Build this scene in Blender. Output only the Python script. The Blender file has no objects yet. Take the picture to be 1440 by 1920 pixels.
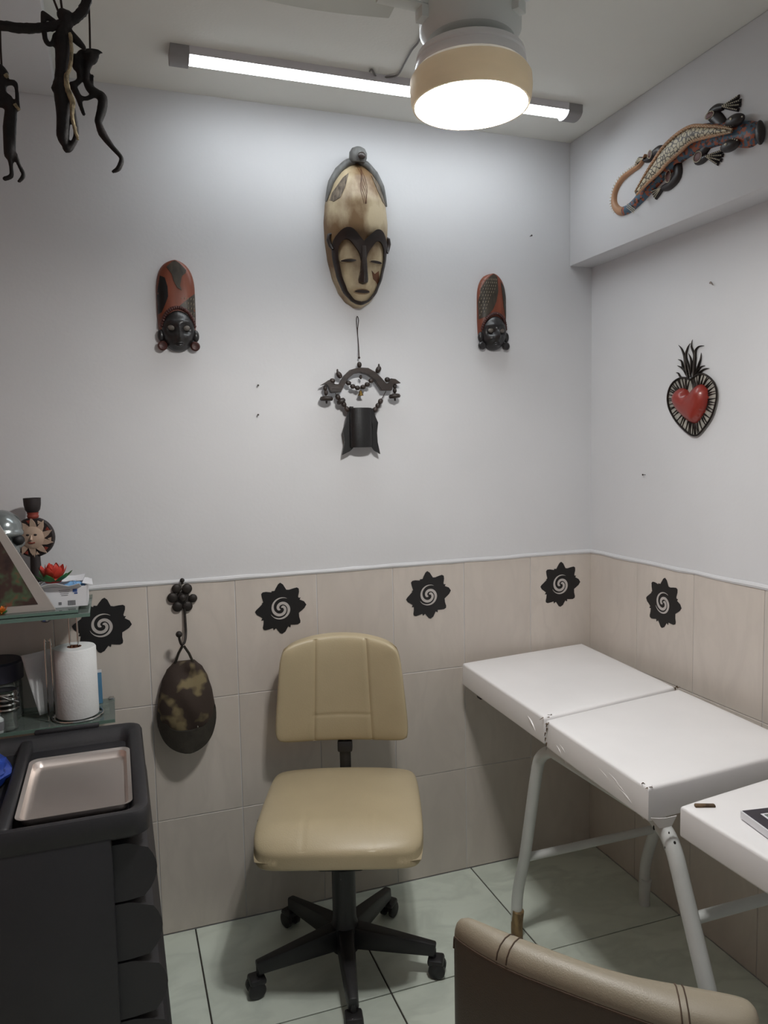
import bpy, bmesh, math, random
from mathutils import Vector, Matrix, Euler
random.seed(11)
SC = bpy.context.scene
C = SC.collection
PI = math.pi

# ------------------------------------------------------------------ camera, world, exposure
FPX, YAW, PITCH, ROLL = 1435.79, 0.3383, 0.0857, -0.0195
CAM = Vector((-1.7785, -2.5831, 1.6367))
H = 2.7611          # ceiling height
_F = Vector((math.sin(YAW)*math.cos(PITCH), math.cos(YAW)*math.cos(PITCH), -math.sin(PITCH)))
_r0 = Vector((math.cos(YAW), -math.sin(YAW), 0)); _u0 = _r0.cross(_F)
_R = math.cos(ROLL)*_r0 + math.sin(ROLL)*_u0
_U = -math.sin(ROLL)*_r0 + math.cos(ROLL)*_u0
cd = bpy.data.cameras.new('camera'); cam = bpy.data.objects.new('camera', cd); C.objects.link(cam)
cd.sensor_fit = 'VERTICAL'; cd.sensor_height = 24.0; cd.lens = FPX/1920*24.0; cd.clip_start = 0.05
cam.matrix_world = Matrix(((_R.x, _U.x, -_F.x, CAM.x), (_R.y, _U.y, -_F.y, CAM.y), (_R.z, _U.z, -_F.z, CAM.z), (0, 0, 0, 1)))
SC.camera = cam
w = bpy.data.worlds.new('world'); SC.world = w; w.use_nodes = True
w.node_tree.nodes['Background'].inputs[0].default_value = (0.8, 0.85, 0.9, 1)
w.node_tree.nodes['Background'].inputs[1].default_value = 0.16
SC.view_settings.view_transform = 'Standard'; SC.view_settings.look = 'None'
SC.view_settings.gamma = 1; SC.view_settings.use_curve_mapping = False
SC.view_settings.exposure = 0.45
TUBE_E, BULB_E = 14.5, 400.0
SC.cycles.max_bounces = 10; SC.cycles.diffuse_bounces = 6; SC.cycles.transparent_max_bounces = 12
SC.cycles.caustics_reflective = False; SC.cycles.caustics_refractive = False
SC.cycles.use_denoising = True
SC.cycles.sample_clamp_indirect = 4.0

# survey helpers: where a sight line of the survey photograph meets a real plane of the room
def sight(px, py): return (_F + (px-720)/FPX*_R - (py-960)/FPX*_U)
def onz(px, py, z): d = sight(px, py); return CAM + d*((z-CAM.z)/d.z)
def ony(px, py, y): d = sight(px, py); return CAM + d*((y-CAM.y)/d.y)
def onx(px, py, x): d = sight(px, py); return CAM + d*((x-CAM.x)/d.x)

# ------------------------------------------------------------------ materials
def lin(c): return tuple((v/255/12.92 if v/255 <= .04045 else ((v/255+.055)/1.055)**2.4) for v in c)
def N(nt, t, **k):
    n = nt.nodes.new(t)
    for a, v in k.items():
        if a.startswith('i_'): n.inputs[a[2:].replace('_', ' ')].default_value = v
        else: setattr(n, a, v)
    return n
def mat(name, rgb, rough=.6, metal=0, var=.12, scale=8, rgb2=None, bump=0, bscale=60, stretch=(1, 1, 1), coat=0, spec=.5, lo=.35, hi=.65, detail=4, sss=0):
    m = bpy.data.materials.new(name); m.use_nodes = True; nt = m.node_tree; L = nt.links
    b = nt.nodes['Principled BSDF']
    b.inputs['Roughness'].default_value = rough; b.inputs['Metallic'].default_value = metal
    b.inputs['Specular IOR Level'].default_value = spec
    if coat: b.inputs['Coat Weight'].default_value = coat; b.inputs['Coat Roughness'].default_value = .15
    c = lin(rgb); c2 = lin(rgb2) if rgb2 else tuple(max(0, v*(1-2*var)) for v in c)
    tc = N(nt, 'ShaderNodeTexCoord'); mp = N(nt, 'ShaderNodeMapping'); mp.inputs['Scale'].default_value = stretch
    oi = N(nt, 'ShaderNodeObjectInfo'); ad = N(nt, 'ShaderNodeVectorMath', operation='ADD')
    ml = N(nt, 'ShaderNodeMath', operation='MULTIPLY'); ml.inputs[1].default_value = 13.7
    L.new(oi.outputs['Random'], ml.inputs[0]); L.new(tc.outputs['Object'], ad.inputs[0]); L.new(ml.outputs[0], ad.inputs[1])
    L.new(ad.outputs[0], mp.inputs[0])
    no = N(nt, 'ShaderNodeTexNoise'); no.inputs['Scale'].default_value = scale; no.inputs['Detail'].default_value = detail
    L.new(mp.outputs[0], no.inputs['Vector'])
    rp = N(nt, 'ShaderNodeValToRGB'); e = rp.color_ramp.elements
    e[0].position = lo; e[0].color = (*c2, 1); e[1].position = hi; e[1].color = (*c, 1)
    L.new(no.outputs['Fac'], rp.inputs[0]); L.new(rp.outputs[0], b.inputs['Base Color'])
    if bump:
        n2 = N(nt, 'ShaderNodeTexNoise'); n2.inputs['Scale'].default_value = bscale; n2.inputs['Detail'].default_value = 3
        L.new(mp.outputs[0], n2.inputs['Vector'])
        bp = N(nt, 'ShaderNodeBump'); bp.inputs['Strength'].default_value = bump; bp.inputs['Distance'].default_value = .004
        L.new(n2.outputs['Fac'], bp.inputs['Height']); L.new(bp.outputs[0], b.inputs['Normal'])
    return m
def emat(name, rgb, strength):
    m = bpy.data.materials.new(name); m.use_nodes = True; b = m.node_tree.nodes['Principled BSDF']
    b.inputs['Base Color'].default_value = (.9, .9, .9, 1)
    b.inputs['Emission Color'].default_value = (*rgb, 1); b.inputs['Emission Strength'].default_value = strength
    return m
def glass(name, rgb, clear=.86, rough=.03):
    m = bpy.data.materials.new(name); m.use_nodes = True; nt = m.node_tree; L = nt.links
    nt.nodes.remove(nt.nodes['Principled BSDF']); out = nt.nodes['Material Output']
    t = N(nt, 'ShaderNodeBsdfTransparent'); t.inputs[0].default_value = (*rgb, 1)
    g = N(nt, 'ShaderNodeBsdfGlossy'); g.inputs['Roughness'].default_value = rough
    d = N(nt, 'ShaderNodeBsdfDiffuse'); d.inputs[0].default_value = (rgb[0]*.7, rgb[1]*.75, rgb[2]*.72, 1)
    fr = N(nt, 'ShaderNodeFresnel'); fr.inputs[0].default_value = 1.45
    a = N(nt, 'ShaderNodeMixShader'); a.inputs[0].default_value = 1-clear
    L.new(t.outputs[0], a.inputs[1]); L.new(d.outputs[0], a.inputs[2])
    b = N(nt, 'ShaderNodeMixShader'); L.new(fr.outputs[0], b.inputs[0]); L.new(a.outputs[0], b.inputs[1]); L.new(g.outputs[0], b.inputs[2])
    L.new(b.outputs[0], out.inputs[0])
    return m
def marble(name, base, vein, rough, scale, stretch, amount=.5, bump=.02):
    """stone-look ceramic: soft mottling and fine veins, shifted for every tile"""
    m = bpy.data.materials.new(name); m.use_nodes = True; nt = m.node_tree; L = nt.links
    b = nt.nodes['Principled BSDF']; b.inputs['Roughness'].default_value = rough
    tc = N(nt, 'ShaderNodeTexCoord'); oi = N(nt, 'ShaderNodeObjectInfo')
    ml = N(nt, 'ShaderNodeMath', operation='MULTIPLY'); ml.inputs[1].default_value = 37.0
    ad = N(nt, 'ShaderNodeVectorMath', operation='ADD'); mp = N(nt, 'ShaderNodeMapping'); mp.inputs['Scale'].default_value = stretch
    L.new(oi.outputs['Random'], ml.inputs[0]); L.new(tc.outputs['Object'], ad.inputs[0]); L.new(ml.outputs[0], ad.inputs[1]); L.new(ad.outputs[0], mp.inputs[0])
    n1 = N(nt, 'ShaderNodeTexNoise'); n1.inputs['Scale'].default_value = scale; n1.inputs['Detail'].default_value = 6; n1.inputs['Distortion'].default_value = .6
    n2 = N(nt, 'ShaderNodeTexNoise'); n2.inputs['Scale'].default_value = scale*2.3; n2.inputs['Detail'].default_value = 10; n2.inputs['Distortion'].default_value = .5
    L.new(mp.outputs[0], n1.inputs['Vector']); L.new(mp.outputs[0], n2.inputs['Vector'])
    r1 = N(nt, 'ShaderNodeValToRGB'); e = r1.color_ramp.elements
    e[0].position = .3; e[0].color = (*[v*.86 for v in lin(base)], 1); e[1].position = .7; e[1].color = (*lin(base), 1)
    r2 = N(nt, 'ShaderNodeValToRGB'); e = r2.color_ramp.elements
    e[0].position = .42; e[0].color = (0, 0, 0, 1); e[1].position = .5; e[1].color = (1, 1, 1, 1); x = e.new(.60); x.color = (0, 0, 0, 1)
    L.new(n1.outputs['Fac'], r1.inputs[0]); L.new(n2.outputs['Fac'], r2.inputs[0])
    am = N(nt, 'ShaderNodeMath', operation='MULTIPLY'); L.new(r2.outputs[0], am.inputs[0])
    mm = N(nt, 'ShaderNodeMath', operation='MULTIPLY'); mm.inputs[1].default_value = amount
    L.new(n1.outputs['Fac'], mm.inputs[0]); L.new(mm.outputs[0], am.inputs[1])
    mx = N(nt, 'ShaderNodeMix', data_type='RGBA'); L.new(am.outputs[0], mx.inputs[0]); L.new(r1.outputs[0], mx.inputs[6]); mx.inputs[7].default_value = (*lin(vein), 1)
    L.new(mx.outputs[2], b.inputs['Base Color'])
    return m

M = {}
M['plaster'] = mat('plaster', (210, 210, 212), .75, var=.02, scale=3, bump=.08, bscale=90)
M['ceiling'] = mat('ceiling_paint', (226, 226, 220), .8, var=.02, scale=3, bump=.08, bscale=120)
M['grout'] = mat('grout', (196, 190, 184), .85, var=.06, scale=20)
M['dark_grout'] = mat('dark_grout', (62, 58, 54), .9, var=.1, scale=20)
M['wall_tile'] = marble('wall_tile', (208, 199, 190), (172, 164, 158), .42, 2.2, (2.0, 2.0, .7), .30)
M['floor_tile'] = marble('floor_tile', (226, 235, 223), (160, 170, 160), .3, 1.7, (1, 1.7, 1), .5)
M['leather'] = mat('beige_leatherette', (184, 169, 138), .38, var=.04, scale=6, bump=.12, bscale=260, spec=.5)
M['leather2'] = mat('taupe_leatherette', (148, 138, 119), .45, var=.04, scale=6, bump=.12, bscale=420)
M['leather_shaded'] = mat('shaded_outer_leatherette', (84, 76, 64), .5, var=.06, scale=6, bump=.25, bscale=420)  # same taupe leatherette, darkened to paint in the shade on the outer back
M['stitch'] = mat('stitching', (84, 66, 52), .8)
M['black_plastic'] = mat('black_plastic', (34, 33, 35), .45, var=.1, bump=.08, bscale=300)
M['cart_plastic'] = mat('charcoal_plastic', (42, 41, 44), .5, var=.06, bump=.1, bscale=300)
M['vinyl'] = mat('white_vinyl', (236, 234, 234), .33, var=.02, scale=5, bump=.06, bscale=14)
M['vinyl_torn'] = mat('torn_lining', (104, 84, 62), .9, var=.3, scale=60)
M['steel_white'] = mat('white_painted_steel', (206, 208, 206), .4, var=.04, scale=10)
M['steel_chip'] = mat('chipped_paint_black', (28, 24, 22), .7)
M['rust'] = mat('rust_foot', (150, 126, 88), .75, var=.4, scale=60, rgb2=(96, 76, 52), stretch=(1, 1, .25))
M['chrome'] = mat('chrome', (200, 200, 198), .12, 1, var=.02)
M['brushed'] = mat('polished_steel_tray', (228, 218, 212), .42, 1, var=.03, scale=3)
M['black_vinyl'] = mat('black_sticker', (20, 18, 19), .45, var=.05)
M['swirl'] = mat('pale_sticker', (186, 180, 176), .5, var=.03)
M['dark_wood'] = mat('dark_wood', (50, 38, 32), .5, var=.3, scale=12, stretch=(1, 1, 5), bump=.2, bscale=60)
M['black_wood'] = mat('black_wood', (20, 19, 20), .42, var=.2, scale=14, bump=.15, bscale=80)
M['face_black'] = mat('carved_black_face', (38, 36, 37), .33, var=.2, scale=20, bump=.1)
M['red_wood'] = mat('red_brown_wood', (128, 66, 44), .42, var=.15, scale=10, stretch=(4, 4, 1))
M['olive_wood'] = mat('olive_dark_wood', (66, 58, 48), .45, var=.25, scale=25, stretch=(4, 4, 1))
M['pale_tick'] = mat('pale_carved_ticks', (160, 148, 126), .7)
M['maroon'] = mat('maroon_hairline', (70, 28, 22), .5, var=.2, scale=60)
M['mask_cream'] = mat('aged_cream_paint', (182, 166, 136), .5, var=.1, scale=9, rgb2=(112, 86, 56), lo=.40, hi=.58, bump=.25, bscale=45, stretch=(1, 1, .6), detail=7)
M['mask_hair'] = mat('grey_carved_hair', (112, 112, 110), .55, var=.2, scale=70, stretch=(1, 1, .25), bump=.3, bscale=120)
M['mask_dark'] = mat('dark_brown_paint', (44, 32, 27), .4, var=.3, scale=18)
M['mask_brown'] = mat('worn_brown_patch', (98, 58, 32), .55, var=.3, scale=30)
M['brass'] = mat('brass', (150, 120, 66), .35, 1, var=.1)
M['cord'] = mat('dark_cord', (52, 38, 32), .9, var=.2, scale=90)
M['heart_red'] = mat('lacquered_red', (140, 44, 34), .35, var=.1, scale=6, coat=.3)
M['heart_metal'] = mat('blackened_tin', (46, 38, 34), .4, .6, var=.3, scale=30)
M['heart_pale'] = mat('pale_tin', (186, 182, 172), .4, .3, var=.2, scale=40)
M['iron'] = mat('dark_cast_iron', (48, 43, 40), .55, .4, var=.2, scale=30, bump=.2)
M['camo'] = mat('camouflage_cloth', (112, 100, 72), .9, var=.3, scale=17, rgb2=(50, 39, 32), lo=.50, hi=.62, bump=.15, bscale=300, detail=2)
M['brim'] = mat('dark_olive_brim', (46, 42, 34), .85, var=.2, scale=30, bump=.2, bscale=300)
M['rope'] = mat('sisal', (176, 160, 128), .95, var=.3, scale=80, bump=.5, bscale=200)
M['figure_wood'] = mat('charred_wood', (28, 18, 17), .7, var=.4, scale=30, bump=.5, bscale=70)
M['liz_black'] = mat('lizard_black', (40, 33, 33), .4, var=.1)
M['liz_orange'] = mat('lizard_orange_ridge', (188, 142, 106), .45, var=.15, scale=12)
M['liz_maroon'] = mat('lizard_maroon', (104, 66, 62), .5, var=.1)
M['liz_dot'] = mat('lizard_white_dots', (226, 218, 196), .5, var=.02)
M['white_plastic'] = mat('white_plastic', (214, 211, 216), .4, var=.02)
M['fan_white'] = mat('fan_white', (222, 226, 222), .3, var=.02)
M['shade_cream'] = mat('cream_shade_band', (224, 210, 184), .5, var=.04, scale=6, stretch=(1, 1, 4))
def translucent(m, amount, rgb):
    nt = m.node_tree; out = nt.nodes['Material Output']; tr = N(nt, 'ShaderNodeBsdfTranslucent'); tr.inputs[0].default_value = (*lin(rgb), 1)
    mx = N(nt, 'ShaderNodeMixShader'); mx.inputs[0].default_value = amount
    nt.links.new(nt.nodes['Principled BSDF'].outputs[0], mx.inputs[1]); nt.links.new(tr.outputs[0], mx.inputs[2]); nt.links.new(mx.outputs[0], out.inputs[0])
translucent(M['shade_cream'], .035, (232, 220, 200))
M['shade_white'] = mat('white_enamel', (240, 240, 240), .3, var=.01)
M['shade_inner'] = mat('white_shade_lining', (240, 240, 240), .3, var=.01)
translucent(M['shade_inner'], .06, (240, 236, 226))
M['socket'] = mat('grey_socket', (150, 148, 148), .5, var=.04)
M['tube_glow'] = emat('tube_diffuser_lit', (.90, .96, 1.0), TUBE_E)
M['bulb_glow'] = emat('bulb_lit', (1.0, .985, .955), BULB_E)
M['wire'] = mat('grey_wire', (120, 118, 116), .6)
M['shelf_glass'] = glass('green_shelf_glass', (.80, .90, .85), .80)
M['clear_glass'] = glass('clear_glass', (.90, .93, .91), .85)
M['glass_edge'] = glass('glass_edge_green', (.38, .55, .48), .5)
M['paper'] = mat('paper_towel', (226, 227, 227), .9, var=.02, scale=20, bump=.2, bscale=160)
M['core'] = mat('cardboard_core', (120, 78, 56), .9, var=.1)
M['navy'] = mat('navy_lid', (40, 38, 56), .5, var=.1)
M['card_white'] = mat('white_card', (222, 222, 226), .6, var=.03)
M['print_grey'] = mat('grey_print', (120, 120, 124), .7)
M['print_blue'] = mat('blue_print', (54, 84, 150), .6)
M['tissue_blue'] = mat('blue_tissue', (120, 168, 214), .8, var=.1, bump=.3)
M['red_petal'] = mat('red_petal', (204, 62, 48), .5, var=.18, scale=14)
M['orange_petal'] = mat('orange_petal', (228, 120, 30), .5, var=.18, scale=14)
M['leaf'] = mat('green_leaf', (58, 128, 58), .55, var=.2, scale=20)
M['frame_grey'] = mat('pale_grey_mount', (172, 164, 158), .55, var=.04)
M['sun_cream'] = mat('cream_clay', (196, 170, 150), .7, var=.1, scale=20)
M['clay_black'] = mat('black_clay', (44, 36, 36), .6, var=.15)
M['clay_red'] = mat('red_clay', (150, 62, 48), .65, var=.15)
M['skull'] = mat('silver_glaze', (150, 156, 156), .22, .7, var=.15, scale=12)
M['socket_black'] = mat('black_hollow', (16, 15, 16), .6)
M['blue_bag'] = mat('blue_plastic_bag', (46, 76, 170), .3, var=.25, scale=14, bump=.6, bscale=24)
M['bottle_white'] = mat('cloudy_plastic', (206, 214, 214), .35, var=.05)
M['book_dark'] = mat('navy_cover', (40, 36, 48), .4, var=.08)
M['lid'] = mat('grey_eyelid', (104, 98, 92), .5, var=.1)
M['nail'] = mat('dark_nail', (58, 50, 46), .6)
M['hole'] = mat('bare_plaster_chip', (150, 140, 132), .9)

def picture_mat():
    m = bpy.data.materials.new('painted_flower_picture'); m.use_nodes = True; nt = m.node_tree; L = nt.links
    b = nt.nodes['Principled BSDF']; b.inputs['Roughness'].default_value = .25
    tc = N(nt, 'ShaderNodeTexCoord'); no = N(nt, 'ShaderNodeTexNoise'); no.inputs['Scale'].default_value = 22
    L.new(tc.outputs['Object'], no.inputs['Vector'])
    rp = N(nt, 'ShaderNodeValToRGB'); e = rp.color_ramp.elements
    e[0].position = .3; e[0].color = (*lin((44, 30, 28)), 1); e[1].position = .75; e[1].color = (*lin((150, 52, 44)), 1)
    x = e.new(.5); x.color = (*lin((70, 50, 42)), 1); x = e.new(.6); x.color = (*lin((76, 92, 66)), 1)
    L.new(no.outputs['Fac'], rp.inputs[0]); L.new(rp.outputs[0], b.inputs['Base Color'])
    return m
M['picture'] = picture_mat()
def checker_mat():
    m = bpy.data.materials.new('lizard_blue_orange_patches'); m.use_nodes = True; nt = m.node_tree; L = nt.links
    b = nt.nodes['Principled BSDF']; b.inputs['Roughness'].default_value = .45
    tc = N(nt, 'ShaderNodeTexCoord'); v = N(nt, 'ShaderNodeTexVoronoi'); v.inputs['Scale'].default_value = 125
    L.new(tc.outputs['Object'], v.inputs['Vector'])
    s = N(nt, 'ShaderNodeSeparateColor'); L.new(v.outputs['Color'], s.inputs[0])
    rp = N(nt, 'ShaderNodeValToRGB'); rp.color_ramp.interpolation = 'CONSTANT'; e = rp.color_ramp.elements
    e[0].position = 0; e[0].color = (*lin((70, 96, 116)), 1); e[1].position = .5; e[1].color = (*lin((158, 84, 56)), 1)
    x = e.new(.85); x.color = (*lin((58, 44, 44)), 1)
    L.new(s.outputs[0], rp.inputs[0]); L.new(rp.outputs[0], b.inputs['Base Color'])
    return m
M['liz_check'] = checker_mat()
def scale_mat():
    m = bpy.data.materials.new('lizard_cream_scales'); m.use_nodes = True; nt = m.node_tree; L = nt.links
    b = nt.nodes['Principled BSDF']; b.inputs['Roughness'].default_value = .5
    tc = N(nt, 'ShaderNodeTexCoord'); v = N(nt, 'ShaderNodeTexVoronoi', feature='DISTANCE_TO_EDGE'); v.inputs['Scale'].default_value = 72
    L.new(tc.outputs['Object'], v.inputs['Vector'])
    rp = N(nt, 'ShaderNodeValToRGB'); e = rp.color_ramp.elements
    e[0].position = .05; e[0].color = (*lin((64, 54, 48)), 1); e[1].position = .13; e[1].color = (*lin((196, 186, 160)), 1)
    L.new(v.outputs['Distance'], rp.inputs[0]); L.new(rp.outputs[0], b.inputs['Base Color'])
    return m
M['liz_scales'] = scale_mat()

# ------------------------------------------------------------------ mesh helpers
def obj(name, bm, m, parent=None, sharp=38, flat=False, recalc=True):
    if recalc: bmesh.ops.recalc_face_normals(bm, faces=bm.faces[:])
    a = math.radians(sharp)
    for e in bm.edges:
        e.smooth = not (len(e.link_faces) == 2 and e.calc_face_angle(0) > a)
    for f in bm.faces: f.smooth = not flat
    me = bpy.data.meshes.new(name); bm.to_mesh(me); bm.free()
    for x in (m if isinstance(m, (list, tuple)) else [m]): me.materials.append(x)
    o = bpy.data.objects.new(name, me); C.objects.link(o)
    if parent: o.parent = parent
    return o
def copy_obj(o, parent=None, loc=None, rot=None, scale=None):
    c = o.copy(); C.objects.link(c); c.parent = parent or o.parent
    if loc is not None: c.location = loc
    if rot is not None: c.rotation_euler = rot
    if scale is not None: c.scale = scale
    return c
def copy_tree(o, parent=None):
    c = o.copy(); C.objects.link(c); c.parent = parent
    for ch in list(o.children): copy_tree(ch, c)
    return c
def tag(o, label=None, cat=None, group=None, kind=None):
    for k, v in (('label', label), ('category', cat), ('group', group), ('kind', kind)):
        if v: o[k] = v
    return o
def thing(name, label, cat, loc=(0, 0, 0), rot=(0, 0, 0), group=None):
    o = bpy.data.objects.new(name, None); C.objects.link(o); o.empty_display_size = .05
    o.location = loc; o.rotation_euler = rot
    return tag(o, label, cat, group)
def new(): return bmesh.new()
def merge(bm, sub):
    me = bpy.data.meshes.new('t'); sub.to_mesh(me); sub.free(); bm.from_mesh(me); bpy.data.meshes.remove(me)
def box(bm, c, s, rot=None, bevel=0, seg=2, taper=None):
    b = bmesh.new(); bmesh.ops.create_cube(b, size=1)
    for v in b.verts:
        if taper and v.co.z > 0: v.co.x *= taper; v.co.y *= taper
        v.co = Vector((v.co.x*s[0], v.co.y*s[1], v.co.z*s[2]))
    if bevel: bmesh.ops.bevel(b, geom=b.edges[:], offset=bevel, segments=seg, affect='EDGES', profile=.5)
    mt = Matrix.Translation(Vector(c)) @ (Euler(rot).to_matrix().to_4x4() if rot else Matrix())
    bmesh.ops.transform(b, matrix=mt, verts=b.verts[:]); merge(bm, b)
def hexa(bm, p, bevel=0, seg=2):
    """solid from 8 corners: 4 lower then 4 upper, both counter-clockwise"""
    b = bmesh.new(); v = [b.verts.new(q) for q in p]
    for f in ((3, 2, 1, 0), (4, 5, 6, 7), (0, 1, 5, 4), (1, 2, 6, 5), (2, 3, 7, 6), (3, 0, 4, 7)): b.faces.new([v[i] for i in f])
    if bevel: bmesh.ops.bevel(b, geom=b.edges[:], offset=bevel, segments=seg, affect='EDGES', profile=.5)
    merge(bm, b)
def catmull(P, k=6, closed=False):
    P = [Vector(p) for p in P]; n = len(P); out = []
    for i in range(n if closed else n-1):
        if closed: a, b, c, d = P[(i-1) % n], P[i], P[(i+1) % n], P[(i+2) % n]
        else: a, b, c, d = P[max(i-1, 0)], P[i], P[i+1], P[min(i+2, n-1)]
        for j in range(k):
            t = j/k
            out.append(.5*((2*b)+(c-a)*t+(2*a-5*b+4*c-d)*t*t+(3*b-a-3*c+d)*t**3))
    if not closed: out.append(P[-1])
    return out
def lerp_list(vals, n):
    out = []
    for i in range(n):
        t = i/(n-1)*(len(vals)-1); j = min(int(t), len(vals)-2); out.append(vals[j]+(vals[j+1]-vals[j])*(t-j))
    return out
def tube(bm, pts, r, n=10, closed=False, squash=None):
    P = [Vector(p) for p in pts]; m = len(P)
    rs = [r]*m if isinstance(r, (int, float)) else (list(r) if len(r) == m else lerp_list(list(r), m))
    T = []
    for i in range(m):
        a = P[(i-1) % m] if (closed or i) else P[0]; b = P[(i+1) % m] if (closed or i < m-1) else P[-1]
        d = (b-a); T.append(d.normalized() if d.length > 1e-9 else Vector((0, 0, 1)))
    up = Vector((0, 0, 1)) if abs(T[0].z) < .9 else Vector((1, 0, 0))
    nrm = (up - T[0]*up.dot(T[0])).normalized(); rings = []
    for i in range(m):
        nrm = (nrm - T[i]*nrm.dot(T[i])); nrm = nrm.normalized() if nrm.length > 1e-6 else T[i].orthogonal().normalized()
        bn = T[i].cross(nrm); ring = []
        for j in range(n):
            a = 2*PI*j/n; o = nrm*(math.cos(a)*rs[i]) + bn*(math.sin(a)*rs[i])
            if squash: o = Vector((o.x*squash[0], o.y*squash[1], o.z*squash[2]))
            ring.append(bm.verts.new(P[i]+o))
        rings.append(ring)
    for i in range(m if closed else m-1):
        A, B = rings[i], rings[(i+1) % m]
        for j in range(n): bm.faces.new((A[j], A[(j+1) % n], B[(j+1) % n], B[j]))
    if not closed:
        bm.faces.new(rings[0][::-1]); bm.faces.new(rings[-1])
def lathe(bm, prof, n=32, mt=None, wave=None):
    mt = mt or Matrix(); rings = []
    for r, z in prof:
        if r < 1e-6: rings.append([bm.verts.new(mt @ Vector((0, 0, z)))])
        else: rings.append([bm.verts.new(mt @ Vector((r*math.cos(2*PI*j/n)*(1+(wave(j) if wave else 0)), r*math.sin(2*PI*j/n)*(1+(wave(j) if wave else 0)), z))) for j in range(n)])
    for A, B in zip(rings, rings[1:]):
        for j in range(n):
            k = (j+1) % n
            q = [A[j % len(A)], A[k % len(A)], B[k % len(B)], B[j % len(B)]]
            u = []
            for v in q:
                if v not in u: u.append(v)
            if len(u) > 2: bm.faces.new(u)
    if len(rings[0]) > 1: bm.faces.new(rings[0][::-1])
    if len(rings[-1]) > 1: bm.faces.new(rings[-1])
def ball(bm, c, r, n=14, m=9, rot=None):
    r = (r, r, r) if isinstance(r, (int, float)) else r
    mt = Matrix.Translation(Vector(c)) @ (Euler(rot).to_matrix().to_4x4() if rot else Matrix()) @ Matrix.Diagonal((*r, 1))
    lathe(bm, [(math.sin(PI*i/m), -math.cos(PI*i/m)) for i in range(m+1)], n, mt)
def prism(bm, poly, z0, z1, mt=None):
    """2-D outline (x, y) raised from z0 to z1"""
    mt = mt or Matrix(); b = bmesh.new()
    lo = [b.verts.new((p[0], p[1], z0)) for p in poly]; hi = [b.verts.new((p[0], p[1], z1)) for p in poly]; n = len(poly)
    b.faces.new(lo[::-1]); b.faces.new(hi)
    for i in range(n): b.faces.new((lo[i], lo[(i+1) % n], hi[(i+1) % n], hi[i]))
    b.normal_update(); bmesh.ops.triangulate(b, faces=[f for f in b.faces if len(f.verts) > 4], ngon_method='EAR_CLIP')
    bmesh.ops.transform(b, matrix=mt, verts=b.verts[:]); merge(bm, b)
WALLM = Matrix(((1, 0, 0, 0), (0, 0, -1, 0), (0, 1, 0, 0), (0, 0, 0, 1)))   # (u, v, d) -> local x, -y, z
def patch(bm, poly, surf, off=.002, thick=.004, maxlen=.02):
    """a raised piece with outline poly (u, v) lying on the carved surface surf(u, v)"""
    b = bmesh.new(); f = b.faces.new([b.verts.new((p[0], p[1], 0)) for p in poly])
    f.normal_update(); bmesh.ops.triangulate(b, faces=[f], ngon_method='EAR_CLIP')
    for it in range(6):
        le = [e for e in b.edges if e.calc_length() > maxlen]
        if not le: break
        bmesh.ops.subdivide_edges(b, edges=le, cuts=1)
        bmesh.ops.triangulate(b, faces=[f for f in b.faces if len(f.verts) > 3])
    low = {}
    bd = [e for e in b.edges if len(e.link_faces) == 1]
    for e in bd:
        for v in e.verts:
            if v not in low: low[v] = (v.co.x, v.co.y)
    for v in b.verts: v.co.z = surf(v.co.x, v.co.y)+off
    nv = {v: b.verts.new((v.co.x, v.co.y, v.co.z-thick-off)) for v in low}
    for e in bd: b.faces.new((e.verts[0], e.verts[1], nv[e.verts[1]], nv[e.verts[0]]))
    bmesh.ops.transform(b, matrix=WALLM, verts=b.verts[:]); merge(bm, b)
def relief(bm, vs, wfun, surf, n=24):
    """carved dome: rows vs, half width wfun(v), height surf(u, v)"""
    rows = []
    for v in vs:
        wv = max(wfun(v), 1e-4); row = []
        for j in range(n+1):
            s = math.sin((j/n-.5)*PI)
            row.append(bm.verts.new((s*wv, -max(surf(s*wv, v), 0), v)))
        rows.append(row)
    for A, B in zip(rows, rows[1:]):
        for j in range(n): bm.faces.new((A[j], A[j+1], B[j+1], B[j]))
    for A in (rows[0], rows[-1]): bm.faces.new(A)
    bd = rows
    L = [r[0] for r in rows]; Rr = [r[-1] for r in rows]
    for i in range(len(rows)-1):
        bm.faces.new((L[i], L[i+1], Rr[i+1], Rr[i]))
def ribbon(bm, pts, hw, ht, n=8, base=0.0):
    """half-round carved band along a path (u, v) on the wall"""
    P = [Vector((p[0], p[1])) for p in pts]; m = len(P)
    hw = lerp_list(hw, m) if not isinstance(hw, float) else [hw]*m; ht = lerp_list(ht, m) if not isinstance(ht, float) else [ht]*m
    rings = []
    for i in range(m):
        t = (P[min(i+1, m-1)]-P[max(i-1, 0)]).normalized(); nn = Vector((-t.y, t.x))
        rings.append([bm.verts.new((P[i].x+nn.x*hw[i]*math.cos(PI*j/n), -(base+ht[i]*math.sin(PI*j/n)), P[i].y+nn.y*hw[i]*math.cos(PI*j/n))) for j in range(n+1)])
    for A, B in zip(rings, rings[1:]):
        for j in range(n): bm.faces.new((A[j], A[j+1], B[j+1], B[j]))
        bm.faces.new((A[n], A[0], B[0], B[n]))
    bm.faces.new(rings[0]); bm.faces.new(rings[-1])
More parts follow.
